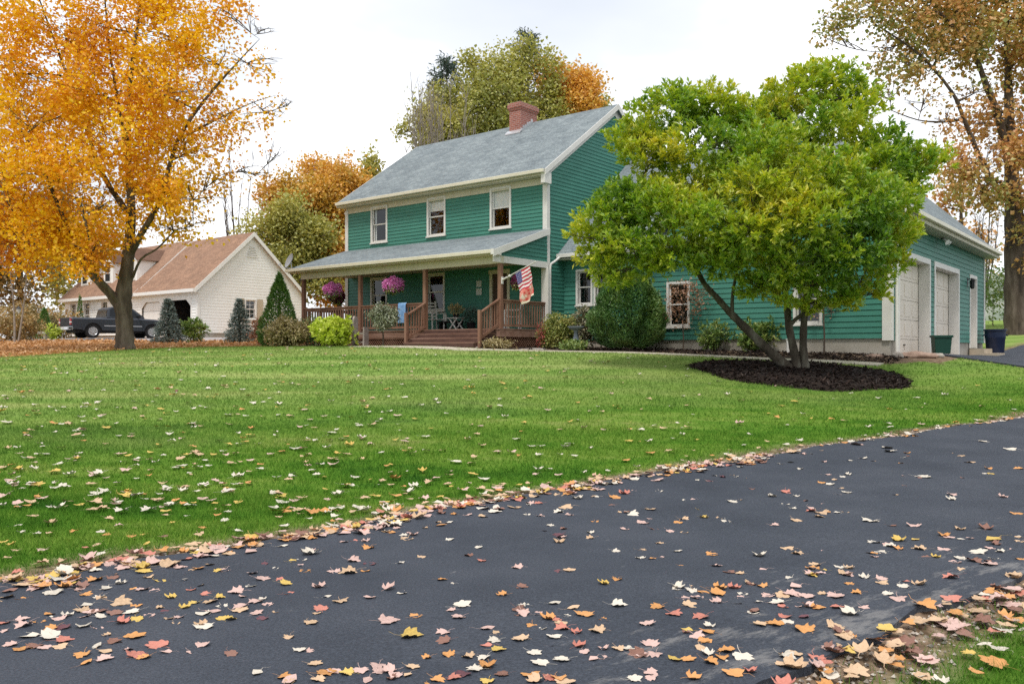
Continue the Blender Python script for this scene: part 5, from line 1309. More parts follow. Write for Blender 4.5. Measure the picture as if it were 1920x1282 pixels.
# mulch in the ring and the garden bed
def mulch():
    r = np.random.default_rng(9); mt = leafmat('mulch_chips', [(.007, .004, .003), (.016, .009, .007), (.032, .019, .014), (.06, .037, .028)], 3, .35, .0, gloss=.02)
    base = pbr('mulch_soil', [(.008, .005, .004), (.018, .011, .008), (.03, .019, .014)], 1, 14, bump=.8, bscale=40)
    # mound
    V = []; FA = []; nr, na = 12, 72
    for i in range(nr + 1):
        for k in range(na):
            a = k * 2 * math.pi / na; w = 1 + .05 * math.sin(3 * a + 1) + .03 * math.sin(7 * a); q = i / nr
            V.append((RING[0] + RING[2] * w * q * math.cos(a), RING[1] + RING[3] * w * q * math.sin(a)))
    V = np.array(V); q = np.repeat(np.arange(nr + 1) / nr, na)
    Z = gz(V[:, 0], V[:, 1]) + .13 * np.sqrt(np.maximum(0, 1 - q ** 2)) - .03 * (q > .99) + .012
    for i in range(nr):
        for k in range(na): FA.append((i * na + k, i * na + (k + 1) % na, (i + 1) * na + (k + 1) % na, (i + 1) * na + k))
    o = np_mesh('mulch_mound', np.concatenate([V, Z[:, None]], 1), FA, base, smooth=True); tag(o, 'dark mulch mound round the magnolia tree', 'mulch', kind='stuff')
    n = 9000; a = r.random(n) * 6.283; q = np.sqrt(r.random(n)); w = 1 + .05 * np.sin(3 * a + 1) + .03 * np.sin(7 * a)
    x = RING[0] + RING[2] * w * q * np.cos(a); y = RING[1] + RING[3] * w * q * np.sin(a); z = gz(x, y) + .13 * np.sqrt(1 - q ** 2) + .01
    aa = r.random(9000 * 2) * 1.0
    nb = 7000; A = r.random(nb) * 12.5 - 1.4; lo = np.array([float(bed_edge(t)) for t in A]); B = lo + r.random(nb) * np.maximum(.2, np.where(A < .2, 0.6, 1.0) - lo)
    xb, yb = CX - UX * A + VX * B, CY - UY * A + VY * B
    x = np.concatenate([x, xb]); y = np.concatenate([y, yb]); z = np.concatenate([z, gz(xb, yb) + .015]); n = len(x)
    D = unit(np.stack([r.normal(size=n), r.normal(size=n), .35 * r.normal(size=n)], 1)); L = .05 + .08 * r.random(n)
    V = leaf_arrays(np.stack([x, y, z], 1), D, L, L * .38, r, 1.2)
    o = np_mesh('mulch', V, np.arange(len(V)).reshape(-1, 4), mt); tag(o, 'dark brown bark mulch chips round the magnolia and in the garden bed', 'mulch', kind='stuff')
mulch()

# ------------------------------------------------------------------ neighbour's white house
NX, NY = -16.8, 45.0; NZ = .55
nh = empty('white_house', (NX, NY, E + NZ), HROT); tag(nh, 'ivory house with brown roof, dormers and an open dark garage beyond the maple', 'house')
def nb_(mb, name, mats, parent=None, **k): return mb.build(name, mats, parent or nh, zoff=-NZ, **k)
ND = 6.7; NWT = 3.42; NRS = .92
gtopN = lambda z: 0 if z < NWT else (z - NWT) / NRS
mb = MB(right(0)); siding(mb, gtopN, lambda z: ND - gtopN(z), NZ + .35, NWT + NRS * ND / 2 - .02, [hole(2.85, 3.62, 1.7, 2.85)], .16, .009); nb_(mb, 'gable_wall', M['neigh'])
mb = MB(front(0)); siding(mb, cst(-6.3), cst(0), NZ + .3, NWT - .02, [(-3.1, -.6, NZ - .1, 2.72), (-5.95, -3.45, NZ - .1, 2.72)], .16); nb_(mb, 'garage_wall', M['neigh'])
mb = MB(); mb.box(-6.3, 0, ND, ND + .05, NZ, NWT + .1); nb_(mb, 'rear_wall', M['neigh'])
mb = MB(); mb.box(-6.2, -.03, .3, ND - .05, NZ - .5, NZ + .05); mb.box(-.05, -.02, .05, ND - .05, NZ - .6, NZ + .36); mb.box(-15.9, -6.3, .05, 8, NZ - .5, NZ + .3); nb_(mb, 'foundation', M['concrete'])
def nroof(name, a0, a1, d, wt, rs, ov=.3):
    sec = [(-ov, wt - ov * rs + .12), (d / 2, wt + rs * d / 2 + .12), (d + ov, wt - ov * rs + .12)]
    s2 = sec + [(b, z - .1) for b, z in reversed(sec)]
    m = MB(); m.extrude([(a0, b, z) for b, z in s2], (a1 - a0, 0, 0)); o = nb_(m, name, M['roof_brown']); uvbox(o)
    for q0, q1 in ((a1 + .002, a1 + .03), (a0 - .03, a0 - .002)):
        m = MB()
        for (b0, z0), (b1, z1) in zip(sec, sec[1:]): m.extrude([(q0, b0, z0), (q0, b1, z1), (q0, b1, z1 - .26), (q0, b0, z0 - .26)], (q1 - q0, 0, 0))
        nb_(m, 'rake_board', M['neigh_trim'])
    m = MB(); m.box(a0, a1, -ov - .1, -ov - .003, sec[0][1] - .2, sec[0][1] - .02); m.box(a0, a1, -ov, -.0, sec[0][1] - .22, sec[0][1] - .19); nb_(m, 'gutter', M['neigh_trim']); return o
nroof('garage_roof', -6.35, .2, ND, NWT, NRS)
def open_door(x0, x1, openf):
    m = MB(front(0)); zt = 2.75; z0 = NZ - .1
    m.box(x0 - .1, x0, 0, .04, z0, zt); m.box(x1, x1 + .1, 0, .04, z0, zt); m.box(x0, x1, 0, .04, zt - .05, zt + .06)
    m.extrude([(x0, .001, zt - .05), (x0 + .45, .001, zt - .05), (x0, .001, zt - .4)], (0, .035, 0)); m.extrude([(x1, .001, zt - .05), (x1 - .45, .001, zt - .05), (x1, .001, zt - .4)], (0, .035, 0))
    d = nb_(m, 'garage_door', M['neigh_trim'])
    if not openf:
        m = MB(front(0))
        for i in range(4):
            h = (zt - z0) / 4; m.box(x0, x1, -.12, -.08, z0 + i * h + .01, z0 + (i + 1) * h - .01)
            for j in range(4): w = (x1 - x0) / 4; m.box(x0 + j * w + .08, x0 + (j + 1) * w - .08, -.08, -.07, z0 + i * h + .09, z0 + (i + 1) * h - .09)
        nb_(m, 'door_panel', M['neigh_trim'], d)
open_door(-3.05, -.65, True); open_door(-5.9, -3.5, False)
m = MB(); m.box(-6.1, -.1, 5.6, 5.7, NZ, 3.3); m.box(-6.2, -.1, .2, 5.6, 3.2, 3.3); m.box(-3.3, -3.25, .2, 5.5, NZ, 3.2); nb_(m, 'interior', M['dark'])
window(right(0), 2.85, 3.62, 1.7, 2.85, nh, mat='neigh_trim', hbf=nb_, grid=(2, 2))
for q in (2.44, 3.66):
    m = MB(right(0)); m.box(q, q + .37, .035, .06, 1.65, 2.85); nb_(m, 'shutter', M['shutter'])
for x0, x1, y0, y1, z0, z1 in ((-.12, .045, -.045, .1, NZ + .3, NWT - .25),):
    m = MB(); m.box(x0, x1, y0, y1, z0, z1); nb_(m, 'corner_board', M['neigh_trim'])
m = MB(right(0)); m.box(ND / 2 - .35, ND / 2 + .35, .02, .05, 5.2, 5.28)
for i in range(6): m.box(ND / 2 - .32 + .03 * i, ND / 2 + .32 - .03 * i, .02, .05, 5.32 + .09 * i, 5.37 + .09 * i)
nb_(m, 'gable_vent', M['neigh_trim'])
# main block
MA0, MA1, MD, MWT, MRS = -15.9, -6.3, 6.6, 3.42, .95
nw = [(-15.1, -14.2, 1.35, 3.0), (-13.2, -12.3, 1.35, 3.0), (-10.9, -10.0, 1.35, 3.0), (-8.6, -7.7, 1.35, 3.0)]
mb = MB(front(0)); siding(mb, cst(MA0), cst(MA1), NZ + .3, MWT - .02, [hole(*w) for w in nw], .16); nb_(mb, 'front_wall', M['neigh'])
gtM = lambda z: 0 if z < MWT else (z - MWT) / MRS
for T in (right(MA1), left(MA0)):
    mb = MB(T); siding(mb, gtM, lambda z: MD - gtM(z), NZ + .3, MWT + MRS * MD / 2 - .02, expo=.16); nb_(mb, 'gable_wall', M['neigh'])
mr = nroof('roof', MA0 - .15, MA1 + .15, MD, MWT, MRS)
for w in nw: window(front(0), *w, nh, mat='neigh_trim', hbf=nb_, grid=(2, 2))
for ac in (-14.4, -11.3, -8.3):
    m = MB(); z0, z1 = MWT + .55, MWT + 2.0; b0 = .62
    m.extrude([(ac - .6, b0, z0), (ac + .6, b0, z0), (ac + .6, b0, z1), (ac, b0, z1 + .6), (ac - .6, b0, z1)], (0, 2.6, 0)); dm = nb_(m, 'dormer', M['neigh'])
    m = MB(); 
    for s_ in (-1, 1): m.extrude([(ac + s_ * .72, b0 - .12, z1 - .08), (ac, b0 - .12, z1 + .64), (ac, b0 - .12, z1 + .72), (ac + s_ * .78, b0 - .12, z1 - .06)], (0, 2.7, 0))
    nb_(m, 'dormer_roof', M['roof_brown'], dm)
    m = MB(front(b0)); m.box(ac - .38, ac + .38, .004, .04, z0 + .2, z1 - .02); nb_(m, 'window_frame', M['neigh_trim'], dm)
    m = MB(front(b0))
    for s0, s1 in ((z0 + .28, z0 + .76), (z0 + .82, z1 - .1)): m.box(ac - .3, ac + .3, .041, .046, s0, s1)
    nb_(m, 'pane', pbr('dark_pane', (.03, .035, .04), .08, spec=.6), dm)

# ------------------------------------------------------------------ pickup truck
def pickup():
    x, y = -21.45, 40.4; t = empty('pickup_truck', (x, y, g1(x + 1.6, y + 1.6) + .03), math.radians(46)); t.scale = (.88,) * 3; tag(t, 'dark grey pickup truck parked before the white house behind the maple trunk', 'pickup truck')
    paint = pbr('grey_car_paint', (.052, .058, .072), .28, spec=.6, metal=.35); blk = pbr('black_plastic', (.02, .02, .022), .6); chrome = pbr('chrome', (.7, .7, .72), .15, metal=1)
    gl = pbr('car_glass', (.012, .014, .017), .08, spec=.35)
    xr, xf, R = 1.12, 4.35, .47
    def arc(c, r0): return [(c + r0 * math.cos(a), .38 + r0 * math.sin(a)) for a in np.linspace(math.pi, 0, 11)]
    bot = [(.06, .5)] + [(px, max(.45, pz)) for px, pz in arc(xr, R)] + [(1.7, .42), (3.75, .42)] + [(px, max(.42, pz)) for px, pz in arc(xf, R)] + [(5.08, .45)]
    top = [(5.16, .62), (5.16, .9), (5.02, 1.02), (4.55, 1.1), (3.7, 1.14), (1.86, 1.12), (.04, 1.12), (.0, 1.05), (.0, .62)]
    sec = bot + top
    m = MB(); hw_ = .9; n = len(sec)
    rings = []
    for yy, sc in ((-hw_, 0), (-hw_ + .07, 1), (hw_ - .07, 1), (hw_, 0)):
        ring = []
        for px, pz in sec:
            if not sc: px = 2.58 + (px - 2.58) * .975; pz = pz if pz < 1.0 else pz - .07
            ring.append((px, yy, pz))
        rings.append(ring)
    vs = [p for r_ in rings for p in r_]; fs = [tuple(range(n)), tuple(range(3 * n, 4 * n))]
    for k in range(3):
        for i in range(n): fs.append((k * n + i, k * n + (i + 1) % n, (k + 1) * n + (i + 1) % n, (k + 1) * n + i))
    m.add(vs, fs); m.build('body', paint, t, bevel=.02)
    # cab
    m = MB(); cab = [(1.86, 1.12), (1.98, 1.66), (2.2, 1.76), (3.0, 1.76), (3.3, 1.7), (4.0, 1.14)]; k = len(cab)
    vs = [(px, -.84 + .14 * (pz - 1.12) / .64, pz) for px, pz in cab] + [(px, .84 - .14 * (pz - 1.12) / .64, pz) for px, pz in cab]
    m.add(vs, [tuple(range(k)), tuple(range(k, 2 * k))] + [(i, (i + 1) % k, k + (i + 1) % k, k + i) for i in range(k)]); m.build('cab', paint, t, bevel=.03)
    def side(pts, sgn, off=.006): return [(px, sgn * (.84 - .14 * (pz - 1.12) / .64 + off), pz) for px, pz in pts]
    for sgn in (-1, 1):
        for pts in ([(2.02, 1.2), (2.08, 1.6), (2.22, 1.69), (2.5, 1.69), (2.5, 1.2)], [(2.58, 1.2), (2.58, 1.69), (3.02, 1.69), (3.26, 1.63), (3.74, 1.2)]):
            m = MB(); m.quad(*side(pts, sgn)); m.build('side_window', gl, t)
    m = MB(); m.quad((3.36, -.66, 1.665), (3.36, .66, 1.665), (3.96, .78, 1.19), (3.96, -.78, 1.19)); o = m.build('windscreen', gl, t); o.location = (.012, 0, .012)
    m = MB(); m.quad((1.955, -.66, 1.62), (1.955, .66, 1.62), (1.875, .76, 1.2), (1.875, -.76, 1.2)); o = m.build('rear_window', gl, t); o.location = (-.01, 0, 0)
    m = MB(); m.box(.25, 4.95, -.62, .62, .3, .6); m.box(xr - .5, xr + .5, -.86, .86, .4, .9); m.box(xf - .5, xf + .5, -.86, .86, .4, .9); m.build('chassis', blk, t)
    # doors: seams
    for sgn in (-1, 1):
        m = MB(); 
        for xx in (2.54, 3.72): m.box(xx - .008, xx + .008, sgn * .902 - .003, sgn * .902 + .003, .5, 1.06)
        m.build('door_seam', blk, t); m = MB(); m.box(1.72, 3.78, sgn * .905 - .012, sgn * .905 + .012, .66, .715); m.build('side_trim', pbr('grey_trim', (.34, .35, .37), .5), t)
        m = MB(); m.box(2.66, 2.82, sgn * .91 - .015, sgn * .91 + .015, .96, 1.0); m.build('door_handle', chrome, t)
        m = MB(); m.bar((3.62, sgn * .84, 1.18), (3.62, sgn * 1.0, 1.2), .03); m.box(3.56, 3.64, sgn * 1.0 - .08, sgn * 1.0 + .08, 1.13, 1.32); m.build('mirror', blk, t, bevel=.01)
        for c in (xr, xf):
            m = MB(); a_ = np.linspace(math.pi * 1.0, 0, 17); pts = []
            vv = []
            for q in a_:
                for r_ in (R, R + .075): vv += [(c + r_ * math.cos(q), sgn * .885, max(.44, .38 + r_ * math.sin(q))), (c + r_ * math.cos(q), sgn * .945, max(.44, .38 + r_ * math.sin(q)))]
            ff = []
            for i in range(16):
                b = i * 4; ff += [(b, b + 1, b + 5, b + 4), (b + 1, b + 3, b + 7, b + 5), (b + 3, b + 2, b + 6, b + 7), (b + 2, b, b + 4, b + 6)]
            m.add(vv, ff); m.build('wheel_arch', paint, t, smooth=True)
            m = MB(); m.lathe([(.02, -.1), (.22, -.1), (.34, -.11), (.375, -.07), (.375, .07), (.34, .11), (.22, .1), (.02, .1)], n=28); tyre = m.build('wheel', pbr('rubber', (.018, .018, .019), .85), t, smooth=True)
            tyre.location = (c, sgn * .8, .375); tyre.rotation_euler = (math.radians(90), 0, 0)
            m = MB(); m.lathe([(.2, -.012), (.225, .012), (.24, .012), (.24, -.02), (.2, -.02)], n=24); m.lathe([(.001, .0), (.07, .012), (.07, -.01), (.001, -.01)], n=12)
            for i in range(6): q = i * math.pi / 3; m.bar((.04 * math.cos(q), .04 * math.sin(q), .01), (.21 * math.cos(q), .21 * math.sin(q), .004), .062, .03)
            rim = m.build('rim', pbr('alloy', (.62, .62, .64), .3, metal=.7), tyre); rim.location = (0, 0, -.115 * sgn); rim.rotation_euler = (math.radians(180) if sgn > 0 else 0, 0, 0)
            rim.rotation_euler = (0 if sgn < 0 else math.radians(180), 0, 0); rim.location = (0, 0, .115 if sgn < 0 else -.115)
        m = MB(); m.box(-.03, .03, sgn * .82 - .07, sgn * .82 + .07, .72, 1.06); tl = m.build('tail_light', pbr('red_lens', (.4, .03, .03), .2), t, bevel=.01)
        m = MB(); m.box(-.035, .032, sgn * .82 - .071, sgn * .82 + .071, .82, .9); m.build('reversing_lens', pbr('white_lens', (.7, .68, .66), .2), tl)
        m = MB(); m.box(5.06, 5.17, sgn * .68 - .16, sgn * .68 + .16, .78, .95); m.build('headlight', pbr('lamp_lens', (.6, .62, .62), .1), t, bevel=.02)
    m = MB(); m.box(-.018, -.002, -.72, .72, .64, 1.1); m.box(-.03, -.018, -.12, .12, .94, 1.0); m.build('tailgate', blk, t, bevel=.006)
    m = MB(); m.box(-.16, .0, -.88, .88, .44, .62); m.box(-.15, .1, -.9, -.84, .46, .62); m.box(-.15, .1, .84, .9, .46, .62); bp = m.build('rear_bumper', chrome, t, bevel=.02)
    m = MB(); m.box(-.166, -.161, -.16, .16, .47, .59); m.build('number_plate', M['trim'], bp)
    m = MB(); m.box(5.1, 5.24, -.86, .86, .42, .62); m.build('front_bumper', paint, t, bevel=.03)
    m = MB(); m.box(5.15, 5.175, -.5, .5, .7, .96); m.build('grille', chrome, t)
pickup()
# lamp post far left
x, y = px_xy(35, 40); t = empty('lamp_post', (x, y, g1(x, y))); tag(t, 'thin black lamp post with a pale lantern at the far left', 'lamp post')
m = MB(); m.lathe([(.09, 0), (.09, .1), (.045, .2), (.04, 1.25), (.07, 1.28), (.03, 1.3)], n=10); m.build('post', M['black'], t, smooth=True)
m = MB(); m.lathe([(.06, 1.3), (.11, 1.52), (.02, 1.53)], n=8); m.build('lamp', pbr('lamp_glass', (.6, .6, .56), .2), t); m = MB(); m.lathe([(.13, 1.53), (.03, 1.64), (.01, 1.68)], n=8); m.build('cap', M['black'], t)
# low stone bench/box by the road
x, y = px_xy(70, 41.5); m = MB(); m.box(-.6, .6, -.2, .2, .0, .12); m.box(-.5, -.38, -.18, .18, -.3, 0); m.box(.38, .5, -.18, .18, -.3, 0); o = m.build('stone_bench', M['concrete'], None, (x, y, g1(x, y) + .3), bevel=.01); tag(o, 'low stone bench beside the road under the green cone shrub', 'bench')

# ------------------------------------------------------------------ fallen leaves
LC = {'w': ('cream white', (.6, .54, .45)), 'p': ('pale pink', (.56, .38, .33)), 't': ('tan', (.54, .37, .23)), 'o': ('orange', (.56, .27, .09)), 'y': ('yellow', (.56, .39, .1)),
      'r': ('salmon red', (.5, .19, .14)), 'b': ('brown', (.22, .11, .08)), 'm': ('maroon', (.13, .05, .06))}
def leafsurf(nm, c):
    m, N, L = newmat(nm); o = N.new('ShaderNodeOutputMaterial'); b = N.new('ShaderNodeBsdfPrincipled'); L.new(b.outputs[0], o.inputs[0]); b.inputs['Roughness'].default_value = .6; b.inputs['Specular IOR Level'].default_value = .3
    oi = N.new('ShaderNodeObjectInfo'); t = noisen(N, L, 9, 4, .6); ad = N.new('ShaderNodeMath'); ad.operation = 'MULTIPLY_ADD'; ad.inputs[1].default_value = .45
    L.new(oi.outputs['Random'], ad.inputs[0]); L.new(t.outputs['Fac'], ad.inputs[2])
    d = tuple(x * .68 for x in c); e = tuple(min(.72, x * 1.05 + .02) for x in c); r = ramp(N, [d, c, e], [.4, .68, .95]); L.new(ad.outputs[0], r.inputs[0]); L.new(r.outputs[0], b.inputs['Base Color'])
    return m
LM = {k: leafsurf(v[0].replace(' ', '_') + '_leaf', v[1]) for k, v in LC.items()}
def maple_outline(r, oval=False):
    if oval:
        pts = [(0, 0), (.2, .12), (.3, .35), (.26, .62), (.12, .85), (0, 1.0), (-.12, .85), (-.26, .62), (-.3, .35), (-.2, .12)]
        return [(x * (1 + .1 * r.normal()), y) for x, y in pts]
    half = [(.12, -.02), (.30, -.06), (.34, .06), (.46, .14), (.54, .30), (.47, .36), (.40, .42), (.43, .56), (.44, .70), (.33, .70), (.23, .68), (.20, .80), (.10, .92)]
    R = [(x * (1 + .07 * r.normal()), y * (1 + .05 * r.normal())) for x, y in half]; Lh = [(-x * (1 + .07 * r.normal()), y * (1 + .05 * r.normal())) for x, y in half]
    return [(0, .05)] + R + [(0, 1.02)] + Lh[::-1]
def leaf_mesh(seed, col, oval=False, curl=.3):
    r = np.random.default_rng(seed); out = maple_outline(r, oval); n = len(out); V = []; FA = []
    cx, cy = 0, .38
    cu, cv, tw = curl * (.5 + r.random()), curl * r.normal() * .8, .25 * r.normal()
    def zf(x, y):
        q = x * x * 1.6 * cu + (y - .4) ** 2 * cv + tw * x * (y - .4) + .05 * noise.noise(Vector((x * 4 + seed, y * 4, 1))); return q
    ringz = []
    for k in (.0, .5, 1.0):
        for x, y in out:
            xx, yy = cx + (x - cx) * k, cy + (y - cy) * k
            z = zf(xx, yy) + (.05 * r.normal() * curl if k == 1 else 0); V.append([xx, yy, z])
            if k == 0: break
    f1 = [[0, 1 + i, 1 + (i + 1) % n] for i in range(n)]
    f2 = [[1 + i, 1 + n + i, 1 + n + (i + 1) % n, 1 + (i + 1) % n] for i in range(n)]
    # stem
    b = len(V); s0 = Vector((0, .05, zf(0, .05))); s1 = Vector((.05 * r.normal(), -.3, .05 + .05 * r.random())); s2 = Vector((.15 * r.normal(), -.6, .06 + .1 * r.random()))
    for s_, w in ((s0, .016), (s1, .012), (s2, .012)): V += [[s_.x - w, s_.y, s_.z], [s_.x + w, s_.y, s_.z]]
    f3 = [[b, b + 1, b + 3, b + 2], [b + 2, b + 3, b + 5, b + 4]]
    zmin = min(v[2] for v in V[:1 + 2 * n]); V = [(v[0], v[1] - .4, v[2] - zmin) for v in V]
    return V, f1 + f2 + f3
LSH = []
for k in range(7): LSH.append(leaf_mesh(200 + k, None, oval=(k == 5), curl=(.1, .18, .3, .42, .14, .25, .7)[k]))
LME = {}
for c in LC:
    for k, (V, FA) in enumerate(LSH):
        me = bpy.data.meshes.new('fallen_leaf'); me.from_pydata(V, [], FA); me.materials.append(LM[c])
        for p in me.polygons: p.use_smooth = True
        LME[c, k] = me

leaves = []     # x, y, z, size, colour, shape, rotz, tilt, fixed
rl = np.random.default_rng(77); PALW = 'w' * 5 + 'p' * 5 + 't' * 5 + 'o' * 4 + 'y' * 2 + 'r' + 'b' + 'm'
def drop(x, y, size, c, dz=0.0):
    m, n = mn(x, y); on = (n < n_up(m)) and (n > n_lo(m)) and -28 < m < 44
    z = g1(x, y) + (.037 if on else .03) + dz
    leaves.append((x, y, z, size, c, int(rl.integers(0, 7)), rl.random() * 6.283, (rl.normal() * .09, rl.normal() * .09), on))
def put(ox, oy, sc, text):
    for tok in text.split(';'):
        p = tok.split(); px, py = ox + float(p[0]) / sc, oy + float(p[1]) / sc; q = ground_at(px, py, .035)
        if q is None: continue
        x, y = q; w = float(p[3]) / sc / F * y; drop(x, y, min(.165, max(.06, w * .82)), p[2])
# foreground leaves read off the photograph
put(0, 900, 3, "40 660 t 90;120 665 o 70;200 610 p 110;300 635 w 130;240 585 p 100;410 560 o 100;405 585 y 80;450 615 p 80;530 565 o 100;590 610 w 75;680 580 w 80;640 550 b 80;700 495 p 120;800 470 o 110;870 465 o 120;960 480 t 140;1010 490 p 90;1070 380 t 90;755 615 o 65;870 620 p 50;900 565 y 95;1035 560 w 75;960 660 y 65;1075 615 r 55;1160 640 r 80;1240 660 y 70;1330 630 p 100;1410 595 w 75;1435 685 p 95;1180 475 t 60;1225 510 y 45;1420 525 p 70;1490 470 m 70;1550 495 w 50;1715 510 o 75;1580 560 r 60;1610 585 y 90;1620 635 r 60;1790 600 p 95;1830 655 w 40;1805 725 r 100;1750 805 t 100;1650 455 y 65;1740 415 w 120;1880 515 p 90;280 755 o 70;380 760 w 75;490 705 w 100;510 745 p 100;570 770 w 70;570 665 t 80;680 695 t 130;770 705 o 80;740 745 w 110;690 800 r 100;770 785 y 90;840 760 p 60;920 740 m 90;1040 715 y 70;1090 690 y 70;1140 755 w 130;1190 740 p 120;1250 710 w 70;1350 735 t 110;1440 750 p 90;1300 785 y 70;1245 780 y 60;990 800 t 75;1150 825 w 125;1475 780 m 60;120 785 p 90;130 820 p 110;220 795 o 80;20 805 r 70;10 850 p 60;350 830 m 110;470 825 w 95;550 830 p 75;170 880 w 140;290 880 w 160;360 905 r 110;190 935 b 110;60 930 p 90;250 945 p 90;340 940 t 90;640 910 b 85;760 880 o 140;885 930 r 140;540 940 w 75;590 965 t 110;480 1030 o 100;585 1010 p 110;770 985 r 130;810 1000 o 80;1145 930 p 95;1300 978 b 90;1690 955 w 60;1450 1085 w 110;1600 1110 o 85;1830 1090 o 130;1880 1080 p 90;1790 1125 t 90")
put(640, 900, 3, "20 300 p 110;110 300 p 120;70 340 r 70;210 275 p 90;250 290 t 90;310 270 p 60;370 330 t 95;350 310 w 50;610 335 w 50;560 255 o 100;600 240 w 60;710 195 p 60;440 215 t 100;385 175 p 55;770 380 w 50;800 205 t 80;860 180 w 90;715 425 b 65;790 455 r 50;160 470 m 90;330 465 w 50;40 520 t 120;135 510 o 70;565 560 o 70;265 615 p 85;340 635 w 45;160 660 p 85;905 645 o 55;680 705 w 120;420 765 o 85;265 795 p 140;390 880 y 150;575 910 b 105;600 985 o 80;815 835 p 110;1195 695 w 100;1300 720 t 100;1370 755 o 130;1020 755 p 90;1100 750 p 80;1160 780 o 100;1215 785 r 60;1075 820 o 70;1135 830 w 80;1240 835 r 100;1320 855 r 80;1440 850 t 110;1200 885 w 100;1005 895 t 120;860 905 w 60;820 930 r 45;880 955 y 100;1340 935 r 65;1085 975 w 100;1120 1030 w 120;1420 1005 p 70;1560 705 w 110;1720 810 p 110;1870 755 r 110;1740 920 p 120;1640 950 w 130;1560 950 t 80;1690 990 p 110;1760 985 p 90;1880 1010 y 100;1740 1085 p 80;1650 1120 w 70;1065 1100 o 125;1220 1115 o 110;800 1000 w 90;750 1065 w 110;820 1050 o 120;680 1095 m 110;630 1115 r 80;540 1125 o 100;820 1135 y 80;905 1095 b 70;400 1050 t 95;200 1050 p 100;110 1075 p 110;270 1075 p 110;30 1090 y 90;150 1125 p 100;310 1100 p 60;1175 1120 r 80;975 155 t 90;1060 130 p 60;1110 130 r 60;1220 180 w 70;1265 155 t 90;1045 195 w 50;1120 200 p 60;1175 255 w 50;1225 310 m 90;1225 348 t 80;1400 295 w 50;1595 275 p 65;1205 515 m 55;1475 585 y 75;1550 560 o 70;1545 400 w 55;1680 437 w 70;1750 440 o 70;1700 240 p 90;1760 275 b 75;1850 290 p 55;1895 240 o 65;1740 165 t 80;1640 195 w 75;1540 100 o 80;1590 75 r 80;1435 95 w 35;1790 62 w 55;1890 400 w 60;1890 610 w 80")
put(1280, 900, 3, "110 630 o 90;50 625 w 80;210 610 o 100;80 660 p 90;200 640 o 130;290 605 r 90;190 685 p 80;340 640 w 60;20 665 p 60;100 770 r 110;150 820 w 80;30 845 y 80;140 855 o 100;80 880 p 100;120 905 o 90;395 745 w 75;390 585 b 60;445 595 o 75;450 505 p 75;430 425 w 95;165 418 o 90;645 412 t 85;740 475 t 85;790 505 y 65;730 540 y 70;610 553 w 80;640 600 p 120;610 645 p 120;700 655 p 110;480 650 p 90;430 685 w 70;500 690 p 80;565 710 r 80;580 770 r 90;680 770 m 100;520 810 o 120;590 800 w 70;680 840 o 140;760 720 o 95;870 715 r 100;940 755 w 130;860 655 p 125;975 632 o 50;930 535 p 80;935 495 t 70;1020 548 w 75;1120 580 t 80;1075 350 w 85;1150 365 p 60;1215 340 y 95;1310 335 y 80;1330 385 t 100;1115 405 w 75;1070 412 o 85;1425 433 y 45;1240 600 w 80;1265 570 r 40;1330 585 t 95;1150 640 w 80;1210 672 p 100;1505 548 r 105;1580 505 t 80;1720 475 p 110;1640 455 b 100;1560 440 w 80;1660 408 w 110;1750 440 w 70;1785 402 w 60;1900 445 o 60;1470 313 o 80;1560 333 w 60;1615 327 p 40;1705 273 b 100;1750 335 y 140;1890 318 w 60;1895 345 t 50;1880 190 o 75;1300 257 p 90;1050 230 w 100;870 183 w 50;720 175 r 70;780 185 t 90;820 180 o 50;580 70 r 60;640 90 w 45;580 135 w 60;620 160 w 40;505 92 w 60;280 122 w 70;15 112 w 40;95 165 y 45;120 210 y 60;245 233 w 70;515 252 p 65;785 15 o 55;830 25 w 55;925 70 w 65;150 5 p 50;1510 110 w 60;1690 670 r 90;1770 665 p 130;1880 640 r 110;1480 800 p 160;1560 820 p 150;1440 775 t 100;1330 790 t 120;1150 840 y 140;910 885 t 120;820 945 p 90;900 940 t 90;930 955 y 60;750 1000 r 110;800 1020 r 110;340 1000 w 140;220 1000 o 90;140 980 w 70;30 1010 o 100;160 1030 o 110;560 1040 t 90;690 1040 p 100;800 1065 o 110;380 1080 r 90;290 1090 o 140;60 1115 o 100;640 980 t 70;1210 1000 o 100;1200 1035 o 110;950 1095 t 100;1380 1010 p 150;1330 1090 w 110;1750 1020 o 170;1650 1070 o 90;1690 920 w 110;1780 945 w 110;1610 965 y 60;1450 1130 w 110;1800 840 w 120;1860 735 t 110;1890 690 t 90")
